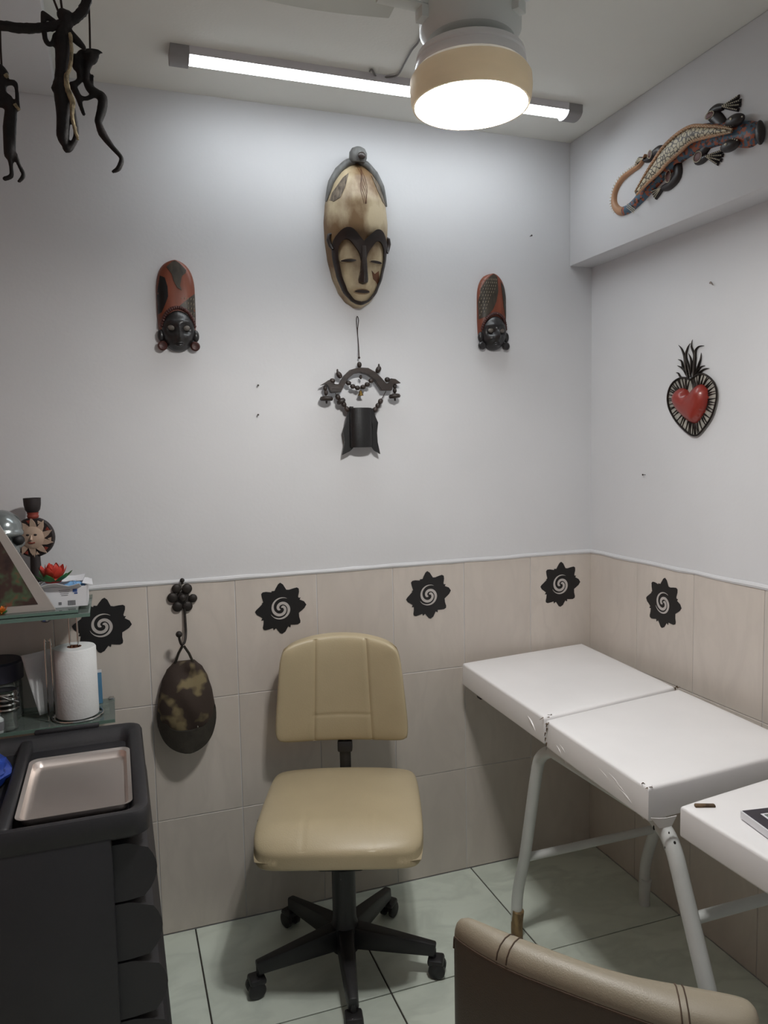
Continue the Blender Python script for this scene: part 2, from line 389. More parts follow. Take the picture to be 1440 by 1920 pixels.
def cushion(bm, a, b, t, k=5, corner=.08, n=30, shape=None, groove=None):
    """upholstered pad 2a x 2b x t, edges rolled, optional grooves on its upper face"""
    def sp(i):
        s = 2*i/n-1; return math.copysign(1-(1-abs(s))**2.2, s)
    top, bot = [], []
    for sgn, G in ((1, top), (-1, bot)):
        for i in range(n+1):
            row = []
            for j in range(n+1):
                u, v = sp(i), sp(j); mm = min(1, (abs(u)**16+abs(v)**16)**(1/16))
                z = sgn*t/2*(max(0, 1-mm**k))**(1/k)
                f = 1-corner*(abs(u)*abs(v))**5
                x, y = u*a*f, v*b*f
                if groove and sgn > 0: z -= groove(u, v)*(1 if mm < .98 else 0)
                p = (x, y, z)
                if shape: p = shape(x, y, z, u, v)
                row.append(bm.verts.new(p))
            G.append(row)
    for G in (top, bot):
        for i in range(n):
            for j in range(n): bm.faces.new((G[i][j], G[i+1][j], G[i+1][j+1], G[i][j+1]))
    bmesh.ops.remove_doubles(bm, verts=bm.verts[:], dist=2e-5)
def ring_poly(c, rx, ry, n=20, a0=0, a1=2*PI):
    return [(c[0]+rx*math.cos(a0+(a1-a0)*i/n), c[1]+ry*math.sin(a0+(a1-a0)*i/n)) for i in range(n if abs(a1-a0-2*PI) < 1e-6 else n+1)]
def interp(tab):
    def f(v):
        if v <= tab[0][0]: return tab[0][1]
        for (a, x), (b, y) in zip(tab, tab[1:]):
            if v <= b:
                t = (v-a)/(b-a); t = t*t*(3-2*t)*.35+t*.65; return x+(y-x)*t
        return tab[-1][1]
    return f

# ------------------------------------------------------------------ the room
T, TW, TW0, TR = 1.2, .2841, .2738, .2901
XL, YF = -3.05, -3.35
def struct(name, bm, m, label, cat, **k): return tag(obj(name, bm, m, **k), label, cat, kind='structure')
b = new(); box(b, ((XL+.15)/2, .066, (T+H+.1)/2), (-XL+.25, .132, H+.1-T)); box(b, ((XL+.15)/2, .0606, T/2-.05), (-XL+.25, .12, T+.1))
wall_back = struct('wall_back', b, M['plaster'], 'white plastered back wall above pale marbled tiles', 'wall', flat=True)
b = new(); box(b, (.066, YF/2, (T+H+.1)/2), (.132, -YF, H+.1-T)); box(b, (.0606, YF/2, T/2-.05), (.12, -YF, T+.1))
wall_right = struct('wall_right', b, M['plaster'], 'white plastered right wall above pale marbled tiles', 'wall', flat=True)
b = new(); box(b, (XL-.06, YF/2, H/2), (.12, -YF+.2, H+.2))
struct('wall_left', b, mat('wall_left_bounce_tint', (216, 172, 156), .8, var=.03, scale=3), 'plain wall closing the room on the left', 'wall', flat=True)  # unseen wall, its red chosen to tint the light it bounces
b = new(); box(b, (XL/2, YF/2, -.06), (-XL+.2, -YF+.2, .12-.008))
floor = struct('floor', b, M['dark_grout'], 'pale green-grey marbled tile floor with dark joints', 'floor', flat=True)
b = new(); box(b, (XL/2, YF/2, H+.06), (-XL+.2, -YF+.2, .12))
struct('ceiling', b, M['ceiling'], 'plain off-white plastered ceiling', 'ceiling', flat=True)
XB, ZB = .0994, 2.3074
b = new(); box(b, (-XB/2+.002, YF/2, (ZB+H)/2), (XB+.004, -YF, H-ZB), bevel=.004)
struct('trim_1', b, M['plaster'], 'boxed white beam along the top of the right wall', 'beam')
b = new(); box(b, ((-1.888+XL)/2, YF/2, H-.03), (-1.888-XL, -YF, .06), bevel=.004)
struct('trim_2', b, M['plaster'], 'dropped white soffit along the left of the ceiling', 'soffit')
def edge_strip(name, p0, p1, out, label):
    b = new(); P = [Vector(p0).lerp(Vector(p1), i/40) for i in range(41)]
    tube(b, [p+Vector((0, 0, random.uniform(-.0015, .0015))) for p in P], [.0085+random.uniform(-.001, .001) for _ in P], 8)
    struct(name, b, M['plaster'], label, 'plaster edge')
edge_strip('trim_3', (XL, .001, T+.004), (0, .001, T+.004), 0, 'white plaster lip above the back wall tiles')
edge_strip('trim_4', (.001, 0, T+.004), (.001, YF, T+.004), 0, 'white plaster lip above the right wall tiles')

def tile_mesh(name, sx, sy, sz, m):
    b = new(); box(b, (0, 0, 0), (sx, sy, sz), bevel=.0012, seg=1)
    o = obj(name, b, m, sharp=20); me = o.data; bpy.data.objects.remove(o); return me
_cache = {}
def tile(parent, cx, cy, cz, sx, sy, sz, m):
    k = (round(sx, 4), round(sy, 4), round(sz, 4), m.name)
    if k not in _cache: _cache[k] = tile_mesh('tile', sx, sy, sz, m)
    o = bpy.data.objects.new('tile', _cache[k]); C.objects.link(o); o.location = (cx, cy, cz); o.parent = parent
G = .0024
hh = T/3
for r in range(3):
    xs = [0, -TW0]+[-TW0-TW*i for i in range(1, 10)]
    for a, c in zip(xs, xs[1:]):
        if c < XL: c = XL
        if a-c > .03: tile(wall_back, (a+c)/2, .003+random.uniform(-.0005, .0005), (r+.5)*hh, a-c-G, .01, hh-G, M['wall_tile'])
    for i in range(9): tile(wall_right, .003, -(i+.5)*TR, (r+.5)*hh, .01, TR-G, hh-G, M['wall_tile'])
fx = [-.002, -.02]+[-.02-.522*i for i in range(1, 6)]+[XL]
fy = [-.002, -.535]+[-.535-.522*i for i in range(1, 6)]+[YF]
fx[0] = 0; 
for a, c in zip(fx[1:], fx[2:]):
    a2 = 0 if a == -.02 else a
    for d, e in zip(fy, fy[1:]):
        if a2-c > .05 and d-e > .05: tile(floor, (a2+c)/2, (d+e)/2, -.005+random.uniform(-.0003, .0003), a2-c-.005, d-e-.005, .01, M['floor_tile'])

# ------------------------------------------------------------------ lights of the room
TL = (onz(1086, 212, H-.02).x-onz(320, 98, H-.02).x)/2
t = thing('tube_light', 'long lit white tube batten on the ceiling above the back wall', 'light', ((onz(320, 98, H-.02).x+onz(1086, 212, H-.02).x)/2, -.262, H))
b = new(); prism(b, [(-.036, 0), (.036, 0), (.034, -.022), (-.034, -.022)], -TL, TL, Matrix(((0, 0, 1, 0), (1, 0, 0, 0), (0, 1, 0, 0), (0, 0, 0, 1))))
obj('housing', b, M['white_plastic'], t)
prof = [(-.032, -.022)]+[(-.032*math.cos(PI*i/8), -.022-.007*math.sin(PI*i/8)) for i in range(1, 8)]+[(.032, -.022)]
b = new(); prism(b, prof, -TL+.05, TL-.05, Matrix(((0, 0, 1, 0), (1, 0, 0, 0), (0, 1, 0, 0), (0, 0, 0, 1))))
obj('diffuser', b, M['tube_glow'], t)
pe = [(-.036, 0), (.036, 0), (.035, -.024)]+[(.033*math.cos(PI*i/8), -.024-.017*math.sin(PI*i/8)) for i in range(1, 8)]+[(-.035, -.024)]
for s in (-1, 1):
    b = new(); prism(b, pe, min(s*(TL-.05), s*(TL+.002)), max(s*(TL-.05), s*(TL+.002)), Matrix(((0, 0, 1, 0), (1, 0, 0, 0), (0, 1, 0, 0), (0, 0, 0, 1))))
    obj('end_cap', b, M['socket'], t)

# ceiling fan with a drum light shade
_fd = sight(883, 200); FXc = CAM + _fd*(1.55/math.hypot(_fd.x, _fd.y))
fc = Vector((FXc.x, FXc.y, 0)); ZS = FXc.z    # ZS: lower rim of the shade
toward = math.atan2(CAM.y-fc.y, CAM.x-fc.x)
t = thing('ceiling_fan', 'white three-blade ceiling fan with a lit cream drum shade', 'ceiling fan', (fc.x, fc.y, ZS), (0, 0, toward))
b = new(); lathe(b, [(.012, .20), (.012, H-ZS-.02)], 16); obj('rod', b, M['socket'], t)
b = new(); lathe(b, [(.0, H-ZS-.06), (.03, H-ZS-.058), (.052, H-ZS-.03), (.06, H-ZS)], 32); obj('canopy', b, M['fan_white'], t)
b = new(); lathe(b, [(.0, .245), (.022, .24), (.028, .215), (.05, .205), (.088, .188), (.098, .168), (.097, .135), (.084, .118), (0, .116)], 40); obj('motor_housing', b, M['fan_white'], t)
def blade(ang):
    b = new(); rows = []
    for i in range(13):
        r = .15+(.50-.15)*i/12; wd = .045+.022*math.sin(min(1, i/7)*PI/2)
        if i == 12: wd *= .72
        if i == 11: wd *= .92
        rows.append([b.verts.new(Vector((r, s*wd, .168+s*wd*.16+(dz)))) for s, dz in ((-1, 0), (0, .004), (1, 0), (1, -.005), (0, -.001), (-1, -.005))])
    for A, B in zip(rows, rows[1:]):
        for j in range(6): b.faces.new((A[j], A[(j+1) % 6], B[(j+1) % 6], B[j]))
    b.faces.new(rows[0]); b.faces.new(rows[-1][::-1])
    bl = obj('blade', b, M['fan_white'], t); bl.rotation_euler = (0, 0, ang)
    b = new(); box(b, (.135, 0, .162), (.11, .03, .006), bevel=.002); box(b, (.10, 0, .154), (.02, .03, .03), bevel=.002)
    obj('blade_bracket', b, M['fan_white'], bl)
for a in (PI, PI/3, -PI/3): blade(a)
RS = .1125
b = new(); lathe(b, [(.045, .120), (.045, .104), (RS-.020, .100), (RS-.010, .094), (RS-.007, .084), (RS-.012, .078), (.0, .078)], 48); obj('light_plate', b, M['shade_white'], t)
b = new(); lathe(b, [(RS-.010, .066), (RS-.002, .0575), (RS+.004, .048), (RS+.005, .030), (RS+.003, .010), (RS, 0), (RS-.004, 0), (RS-.001, .010), (RS+.001, .030), (RS, .046), (RS-.006, .055), (RS-.014, .063)], 64)
for f in list(b.faces):
    if len(f.verts) > 4: b.faces.remove(f)
o = obj('shade', b, [M['shade_cream'], M['shade_inner']], t)
for p in o.data.polygons:
    c = p.center; 
    if (c.x*p.normal.x+c.y*p.normal.y) < 0 or c.z > .0568: p.material_index = 1
b = new(); lathe(b, [(RS-.008, .080), (RS-.006, .072), (RS-.009, .064), (RS-.02, .064), (RS-.022, .080)], 48); obj('retaining_ring', b, M['shade_white'], t)
for k in range(3):
    a = k*2*PI/3 + 3.6
    d = Vector((math.cos(a), math.sin(a), -.50)).normalized()
    q = d.to_track_quat('Z', 'Y').to_matrix().to_4x4(); base = Vector((0, 0, .062))+d*.004
    b = new(); lathe(b, [(.0, 0), (.019, 0), (.022, .012), (.022, .036), (.02, .04)], 20, Matrix.Translation(base) @ q)
    so = obj('socket', b, M['socket'], t)
    b = new(); lathe(b, [(.014, .04), (.017, .05), (.026, .066), (.029, .08), (.026, .094), (.014, .103), (0, .105)], 20, Matrix.Translation(base) @ q)
    obj('bulb', b, M['bulb_glow'], so)
for k in range(3):
    a = k*2*PI/3+2.5
    b = new(); tube(b, [(math.cos(a)*.06, math.sin(a)*.06, .079), (math.cos(a)*.065, math.sin(a)*.065, .062)], .008, 10); ball(b, (math.cos(a)*.065, math.sin(a)*.065, .062), .009)
    obj('mounting_screw', b, M['socket'], t)

b = new(); zc = H-.006
pts = [onz(x, y, zc) for x, y in ((693, 134), (697, 131), (703, 141), (712, 145), (740, 143), (750, 135), (760, 116), (772, 94), (786, 76), (796, 40), (798, 4))]
tube(b, catmull(pts, 5), .0028, 8)
tag(obj('power_cord', b, M['wire']), 'thin grey cord running along the ceiling from tube batten to fan', 'cord')

# ------------------------------------------------------------------ swivel office chair
CH = Vector((-1.157, -.367, 0)); CA = math.radians(-19.5)
t = thing('office_chair', 'beige leatherette swivel chair on a black five-star castor base', 'chair', CH, (0, 0, CA))
def seat_shape(x, y, z, u, v):
    f = 1-.02*(v > 0)*v - .03*(1-abs(v))*abs(u)*0
    z2 = z + .012*(1-u*u) - .035*max(0, (-v-.55)/.45)**2 - .012*u*u*0
    y2 = y - .022*(1-u*u)*(v < 0)*v*v
    return (x*f, y2, z2)
def seat_groove(u, v):
    g = 0
    for s in (-.40, .40): g += .0022*math.exp(-((u-s)/.02)**2)*min(1, max(0, (-v-.4)/.15))
    return g
b = new(); cushion(b, .247, .238, .076, k=6, corner=.045, n=110, shape=seat_shape, groove=seat_groove)
o = obj('seat', b, M['leather'], t); o.location = (0, 0, .508)
def back_shape(x, y, z, u, v):
    # x across, y up, z out of the face; wider at the bottom, arched top, hollow for the spine
    x2 = x*(1-.075*v); y2 = y + .028*(1-u*u)*max(0, v)**2 - .006*(1-u*u)*(v < 0)
    z2 = z - .03*(1-u*u)*1.0 + .03*abs(u)**2 * .6
    return (x2, -z2, y2)
def back_groove(u, v):
    g = 0
    for s in (-.42, .44): g += .0045*math.exp(-((u-s)/.022)**2)
    g += .0025*math.exp(-((v+.42+.05*u*u)/.028)**2)*(abs(u) < .46)
    return g
b = new(); cushion(b, .212, .165, .072, k=6, corner=.05, n=120, shape=back_shape, groove=back_groove)
o = obj('backrest', b, M['leather'], t); o.location = (-.006, .215, .817); o.rotation_euler = (math.radians(1), 0, 0)
b = new(); tube(b, [(0, .05, .46), (0, .20, .455), (0, .245, .48), (0, .245, .56), (0, .24, .70)], .011, 10, squash=(1.8, 1, 1))
obj('back_bar', b, M['black_plastic'], t)
b = new(); box(b, (0, .243, .622), (.05, .034, .04), bevel=.006); obj('height_knob', b, M['black_plastic'], t)
b = new(); hexa(b, [(-.062, -.13, .385), (.062, -.13, .385), (.062, .06, .352), (-.062, .06, .352), (-.135, -.205, .462), (.135, -.205, .462), (.13, .12, .462), (-.13, .12, .462)], .006)
obj('seat_mechanism', b, M['black_plastic'], t)
b = new(); tube(b, [(-.08, -.02, .43), (-.2, -.04, .445), (-.245, -.05, .50)], .006, 8); ball(b, (-.245, -.05, .503), .011); obj('tilt_lever', b, M['black_plastic'], t)
b = new(); lathe(b, [(.0, .06), (.042, .06), (.046, .10), (.046, .135), (.04, .15), (.037, .17), (.037, .33), (.026, .34), (.026, .40)], 28); obj('gas_column', b, M['black_plastic'], t)
for k in range(5):
    a = math.radians(258+72*k)-CA
    b = new(); hexa(b, [(.02, -.03, .075), (.285, -.017, .068), (.285, .017, .068), (.02, .03, .075), (.02, -.026, .145), (.29, -.012, .105), (.29, .012, .105), (.02, .026, .145)], .006)
    leg = obj('leg', b, M['black_plastic'], t); leg.rotation_euler = (0, 0, a)
    b = new(); lathe(b, [(.009, .045), (.009, .085)], 12, Matrix.Translation((.28, 0, 0)))
    for s in (-1, 1): lathe(b, [(0, 0), (.02, .0), (.026, .004), (.026, .016), (.02, .02), (0, .02)], 22, Matrix.Translation((.292, s*.015-.0, .0262)) @ Matrix.Rotation(-PI/2*s, 4, 'X') @ Matrix.Translation((0, 0, -.008)))
    box(b, (.288, 0, .050), (.050, .052, .020), bevel=.008); box(b, (.290, 0, .036), (.030, .012, .03), bevel=.003)
    obj('castor', b, M['black_plastic'], leg)

# ------------------------------------------------------------------ examination couch
t = thing('examination_couch', 'white vinyl three-section examination couch on white tube legs by right wall', 'couch', (-.33, -.62, 0))
OFF = Vector((.33, .62, 0))
def section(name, fl, fr, nr, nl, zt, th, wav):
    """pad from its four top corners (far left, far right, near right, near left)"""
    n = 26; b = new(); top, bot = [], []
    def sp(i):
        s = 2*i/n-1; return math.copysign(1-(1-abs(s))**3, s)
    for sg, Gd in ((1, top), (-1, bot)):
        for i in range(n+1):
            row = []
            for j in range(n+1):
                u, v = sp(i), sp(j); mm = min(1, max(abs(u), abs(v)))
                f = 1-.008*(abs(u)*abs(v))**8; uu, vv = (u*f+1)/2, (v*f+1)/2
                p = Vector(nl).lerp(Vector(nr), uu).lerp(Vector(fl).lerp(Vector(fr), uu), vv)
                k = 16 if sg > 0 else 22
                z = zt-th/2 + sg*th/2*max(0, 1-mm**k)**(1/k)
                if sg > 0: z += .004*(1-u*u)*(1-v*v)
                else: z += wav*math.sin(7*vv+3*uu)*(abs(u) > .8)*.5*(1-mm**30)
                row.append(b.verts.new(Vector((p.x, p.y, z))+OFF))
            Gd.append(row)
    for Gd in (top, bot):
        for i in range(n):
            for j in range(n): b.faces.new((Gd[i][j], Gd[i+1][j], Gd[i+1][j+1], Gd[i][j+1]))
    bmesh.ops.remove_doubles(b, verts=b.verts[:], dist=2e-5)
    return obj(name, b, M['vinyl'], t, sharp=60)
S1 = [(-.606, -.078), (-.048, -.014), (-.088, -.60), (-.629, -.686)]
S2 = [(-.629, -.692), (-.083, -.610), (-.105, -1.125), (-.645, -1.168)]
S3 = [(-.612, -1.232), (-.10, -1.17), (-.11, -1.72), (-.60, -1.78)]
section('head_pad', *[(x, y, 0) for x, y in S1], .842, .088, .006)
section('middle_pad', *[(x, y, 0) for x, y in S2], .838, .088, .006)
section('foot_pad', *[(x, y, 0) for x, y in S3], .820, .078, .004)
def fold(px, py, qx, qy, zt, deep):     # gathered creases of the vinyl on the couch side
    pass
# creases: slim raised folds along the couch's left side
for k, (y0, y1, zz) in enumerate(((-.98, -1.10, .80), (-1.0, -1.13, .79), (-1.03, -1.145, .778), (-.93, -1.06, .795), (-.75, -.83, .785), (-.74, -.80, .775), (-.58, -.64, .80))):
    xs = -.627-(abs(y0)-.69)*.036 if y0 < -.7 else -.625
    b = new(); tube(b, catmull([Vector((xs+.001, y0, zz+.012))+OFF, Vector((xs-.0008, (y0+y1)/2, zz))+OFF, Vector((xs+.0005, y1, zz-.028))+OFF], 5), [.0005, .0036, .0008], 8)
    obj('crease', b, M['vinyl'], t)
def torn(x, y, z, n, seedv, wide=.02):
    rnd = random.Random(seedv); b = new()
    for i in range(n):
        a = rnd.uniform(-.5, .5); p = Vector((x+rnd.uniform(-wide, wide), y+rnd.uniform(-wide, wide)*.6, z+rnd.uniform(-.004, .0005)))+OFF
        tube(b, catmull([p, p+Vector((rnd.uniform(-.006, .006), rnd.uniform(-.006, .006), .002)), p+Vector((rnd.uniform(-.014, .014), rnd.uniform(-.010, .010), rnd.uniform(-.003, .002)))], 4), [.0006, .0012, .0004], 6)
    for i in range(5):
        p = Vector((x-.004+rnd.uniform(-.003, .003), y+rnd.uniform(-.006, .006), z-.014*i-.004))+OFF
        tube(b, [p, p+Vector((-.001, rnd.uniform(-.003, .003), -.011))], [.0022, .0009], 6)
    return obj('torn_seam', b, M['vinyl_torn'], t)
torn(-.615, -.668, .838, 9, 1); torn(-.628, -.705, .832, 4, 2, .012); torn(-.630, -1.15, .834, 10, 3); torn(-.085, -.606, .840, 5, 4, .010)
b = new(); box(b, (-.567+.33, -1.262+.62, .822), (.045, .012, .008), rot=(0, 0, -.4), bevel=.003); obj('hinge_lug', b, M['vinyl_torn'], t)
b = new(); patch(b, [(0, 0), (.06, .004), (.05, -.022), (.02, -.026)], lambda u, v: .004*math.sin(60*u), .0, .0015, .01)
o = obj('loose_flap', b, M['vinyl'], t); o.location = Vector((-.64, -1.172, .765))+OFF; o.rotation_euler = (.2, 0, -.35)
# tube frame
XLg, XRg = -.585, -.075
def lp(px, py, x=XLg):
    p = onx(px, py, x); return p
leftleg = [lp(1034, 1408), lp(1016, 1418), lp(1006, 1450), lp(985, 1600), lp(973, 1660), lp(969, 1700)]
ft = leftleg[-1]
far_y, near_y = leftleg[0].y, lp(1232, 1536).y
def side_frame(x, name):
    dx = Vector((x, 0, 0))
    def at(p): return Vector((x, p.y, p.z))
    fr_ = [at(p) for p in leftleg]; foot = Vector((x, fr_[-1].y+.0, .0))
    nl = [lp(1238, 1544), lp(1262, 1590), lp(1285, 1680), lp(1326, 1852)]
    sl = (nl[3]-nl[2]).normalized(); ext = nl[3]+sl*(nl[3].z/-sl.z)*.985
    path = [foot]+fr_[::-1]
    b = new(); P = catmull(path, 6); tube(b, [p+OFF for p in P], .0185, 14)
    leg = obj('leg', b, M['steel_white'], t)
    b = new(); q = [Vector((x, foot.y, .0)), Vector((x, foot.y, .05)), Vector((x, foot.y+(fr_[-2].y-foot.y)*.7, .10))]
    tube(b, [p+OFF for p in q], [.0192, .0192, .0188], 14); obj('rusty_foot', b, M['rust'] if name == 'l' else M['steel_white'], leg)
    path = [at(p) for p in nl]+[at(ext)]
    b = new(); P = catmull([Vector((x, nl[0].y+.06, nl[0].z+.02))]+path, 6); tube(b, [p+OFF for p in P], .0195, 14)
    leg2 = obj('leg', b, M['steel_white'], t)
    rnd = random.Random(5); b = new()
    for i in range(26):
        tt = rnd.choice([rnd.uniform(.12, .42), rnd.uniform(.72, .98)]); p = P[int(tt*(len(P)-1))]
        a = rnd.uniform(-1.0, 1.0)+PI*1.16
        c = p+Vector((math.cos(a)*.0182, math.sin(a)*.0182*.9, rnd.uniform(-.02, .02)))
        ball(b, c+OFF, (rnd.uniform(.0015, .0035), rnd.uniform(.0015, .0035), rnd.uniform(.003, .009)), 7, 5)
    ch = obj('paint_chips', b, M['steel_chip'], leg2); ch['kind'] = 'stuff'
    b = new(); tube(b, [p+OFF for p in (Vector((x, leftleg[0].y, leftleg[0].z)), Vector((x, nl[0].y+.03, nl[0].z+.01)))], .0185, 14)
    obj('side_rail', b, M['steel_white'], t)
    return fr_, path
A, Bp = side_frame(XLg, 'l'); side_frame(XRg, 'r')
def on_path(P, z):
    for a, c in zip(P, P[1:]):
        if (a.z-z)*(c.z-z) <= 0: return a.lerp(c, (z-a.z)/(c.z-a.z+1e-9))
    return P[-1]
for P, z in ((A, lp(985, 1610).z), (Bp, lp(1318, 1742).z)):
    p = on_path(P, z); b = new(); tube(b, [Vector((XLg, p.y, p.z))+OFF, Vector((XRg, p.y, p.z))+OFF], .0135, 12); obj('stretcher', b, M['steel_white'], t)
zr = .735
for y in (-.16, -.45, -.78, -1.05, -1.35, -1.65):
    b = new(); box(b, (0, y+.62, zr), (.50, .03, .018), bevel=.003); obj('slat', b, M['dark_wood'], t)

# picture box lying on the foot pad
c0, c1, c2 = onz(1388, 1519, .842), onz(1440, 1513, .842), onz(1440, 1556, .842)
e1 = (c1-c0).normalized(); e2 = (c2-c0); e2 = (e2-e1*e2.dot(e1)).normalized()
t = thing('framed_card', 'thin white-edged box with a navy bordered face lying on the foot of the couch', 'framed card', (c0.x, c0.y, .824))
t.rotation_euler = (0, 0, math.atan2(e1.y, e1.x))
WB, DB = .20, .155
b = new(); box(b, (WB/2, -DB/2, .0085), (WB, DB, .017), bevel=.001, seg=1); obj('box_body', b, M['card_white'], t)
b = new(); box(b, (WB/2, -DB/2, .0175), (WB-.006, DB-.006, .001)); obj('navy_border', b, M['book_dark'], t)
b = new(); box(b, (WB/2, -DB/2, .0183), (WB-.06, DB-.05, .001)); obj('white_line', b, M['card_white'], t)
b = new(); box(b, (WB/2, -DB/2, .0190), (WB-.07, DB-.06, .001)); obj('photo_print', b, mat('grey_green_print', (126, 140, 134), .4, var=.3, scale=30), t)

# ------------------------------------------------------------------ armchair in the foreground, seen from behind
inner = [onz(x, y, .795) for x, y in ((866, 1727), (905, 1733), (984, 1762), (1100, 1805), (1186, 1829), (1272, 1844), (1380, 1865), (1420, 1886))]
outer = [onz(x, y, .772) for x, y in ((851, 1748), (866, 1769), (949, 1818), (1078, 1870), (1186, 1910), (1290, 1945), (1392, 1966), (1432, 1958))]
ctr = (inner[3]+outer[3])/2; fwd = Vector((-(outer[-1]-outer[0]).y, (outer[-1]-outer[0]).x, 0)).normalized()
t = thing('armchair', 'taupe leatherette armchair seen from behind at the lower right corner', 'armchair', (ctr.x, ctr.y, 0))
o2 = Vector((ctr.x, ctr.y, 0))
I = catmull([Vector((p.x, p.y, 0)) for p in inner], 6); O = catmull([Vector((p.x, p.y, 0)) for p in outer], 6)
def shell(zlo, prof, name, m, inset=0):
    """prof: (s, z) with s = 0 outer face .. 1 inner face"""
    b = new(); rings = []; n = len(I)
    for k, (p, q) in enumerate(zip(O, I)):
        e = min(k, n-1-k)/5.0; e = min(1, e); drop = (1-math.sqrt(max(0, 1-(1-e)**2)))*.03
        rings.append([b.verts.new(p.lerp(q, s)+Vector((0, 0, z-(drop if z > zlo+.2 else 0)))-o2) for s, z in prof])
    for A_, B_ in zip(rings, rings[1:]):
        m_ = len(prof)
        for j in range(m_): b.faces.new((A_[j], A_[(j+1) % m_], B_[(j+1) % m_], B_[j]))
    b.faces.new(rings[0]); b.faces.new(rings[-1][::-1])
    return obj(name, b, m, t, sharp=50)
shell(.40, [(0.06, .42), (.0, .60), (0.0, .765), (.06, .772), (.94, .77), (1, .60), (.95, .42)], 'back_shell', M['leather_shaded'])
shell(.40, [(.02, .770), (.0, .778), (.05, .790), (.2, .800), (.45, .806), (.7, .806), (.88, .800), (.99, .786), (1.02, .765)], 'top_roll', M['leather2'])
b = new(); tube(b, [p+Vector((0, 0, .773-(1-math.sqrt(max(0, 1-(1-min(1, min(k, len(O)-1-k)/5))**2)))*.03))-o2 for k, p in enumerate(O)], .0022, 8); obj('piping', b, M['stitch'], t)
for frac in (.26, .285, .70, .72):
    k = frac*(len(I)-1); i = int(k); f = k-i
    p, q = O[i].lerp(O[i+1], f), I[i].lerp(I[i+1], f)
    b = new(); tube(b, [p.lerp(q, s)+Vector((0, 0, z+.0005))-o2 for s, z in ((.0, .779), (.05, .790), (.2, .800), (.45, .806), (.7, .806), (.88, .800), (.99, .787))], .0013, 6); obj('seam', b, M['stitch'], t)
sx = (outer[-1]-outer[0]).normalized(); sx.z = 0; ang = math.atan2(sx.y, sx.x)
b = new(); cushion(b, .23, .22, .10, k=4, n=24); o = obj('seat', b, M['leather2'], t); o.location = fwd*.27+Vector((0, 0, .42)); o.rotation_euler = (0, 0, ang)
b = new(); box(b, (0, 0, 0), (.42, .40, .05), bevel=.008); o = obj('seat_base', b, M['leather_shaded'], t); o.location = fwd*.25+Vector((0, 0, .36)); o.rotation_euler = (0, 0, ang)
for s in (-1, 1):
    for d in (.08, .42):
        b = new(); p = sx*(s*.18)+fwd*d; tube(b, [p+Vector((0, 0, .36)), p*1.03], [.022, .015], 10); obj('leg', b, M['dark_wood'], t)

# ------------------------------------------------------------------ plastic drawer cart
CX1, CX0, CY0, CY1, CZ = -1.736, -2.26, -.880, -.285, .852
t = thing('drawer_cart', 'charcoal plastic drawer cart with a tray top in the lower left corner', 'cart', (-2.0, -.62, 0))
CO = Vector((2.0, .62, 0))
b = new()
for y in (CY0+.014, CY1-.014): box(b, (-2.03+2.0, y+.62, .43), (.42, .022, .76), bevel=.006)
box(b, (CX0+.02+2.0, 0, .41), (.02, .60, .72), bevel=.004); box(b, (-.02, 0, .06), (.44, .60, .03), bevel=.004)
obj('cabinet', b, M['cart_plastic'], t)
xm = -1.812
def prof_drawer(z0, z1):
    P = [(xm-.02, z0), (xm+.02, z0)]
    for i in range(9):
        s = i/8; P.append((xm+.055+.030*math.sin(PI*min(1, s*1.02))**.8+.012*(1-s)*.0-(.026 if s > .93 else 0), z0+.004+(z1-z0-.008)*s))
    P += [(xm+.02, z1-.002), (xm-.02, z1-.002)]
    return P
for k in range(5):
    z1 = .775-.138*k; z0 = z1-.134
    sh = .006*k
    b = new(); prism(b, [(x+2.0+sh*(x > xm+.04), z) for x, z in prof_drawer(z0, z1)], CY0+.024+.62, CY1-.02+.62, Matrix(((1, 0, 0, 0), (0, 0, 1, 0), (0, 1, 0, 0), (0, 0, 0, 1))))
    dr = obj('drawer', b, M['cart_plastic'], t, sharp=30)
# top: recessed tray with raised rounded rim and a divider
def rrect(x0, y0, x1, y1, r, n=5):
    P = []
    for cx, cy, a in ((x1-r, y1-r, 0), (x0+r, y1-r, PI/2), (x0+r, y0+r, PI), (x1-r, y0+r, 1.5*PI)):
        for i in range(n+1): P.append((cx+r*math.cos(a+PI/2*i/n), cy+r*math.sin(a+PI/2*i/n)))
    return P
b = new(); X0, X1, Y0, Y1 = CX0+2.0, CX1+2.0, CY0+.62, CY1+.62
levels = [(.014, .790, .03), (0.002, .80, .035), (0, CZ-.010, .04), (.004, CZ-.001, .04), (.010, CZ, .038), (.030, CZ-.006, .03), (.042, CZ-.030, .025), (.046, CZ-.036, .02)]
rings = [[b.verts.new((x, y, z)) for x, y in rrect(X0+i, Y0+i, X1-i, Y1-i, r)] for i, z, r in levels]
for A_, B_ in zip(rings, rings[1:]):
    for j in range(len(A_)): b.faces.new((A_[j], A_[(j+1) % len(A_)], B_[(j+1) % len(A_)], B_[j]))
b.faces.new(rings[0][::-1]); b.faces.new(rings[-1])
box(b, (-.038+.0, (Y0+Y1)/2, CZ-.022), (.03, Y1-Y0-.06, .036), bevel=.008)
obj('top_tray', b, M['cart_plastic'], t, sharp=50)
b = new(); box(b, (X1-.20, Y1-.004, CZ+.004), (.17, .018, .012), bevel=.004); obj('rim_grip', b, M['cart_plastic'], t)
for x in (X0+.06, X1-.06):
    for y in (Y0+.06, Y1-.06):
        b = new(); lathe(b, [(0, 0), (.022, 0), (.025, .004), (.025, .016), (.022, .02), (0, .02)], 18, Matrix.Translation((x, y-.01, .0255)) @ Matrix.Rotation(-PI/2, 4, 'X')); box(b, (x, y, .048), (.03, .03, .02), bevel=.004)
        obj('castor', b, M['black_plastic'], t)

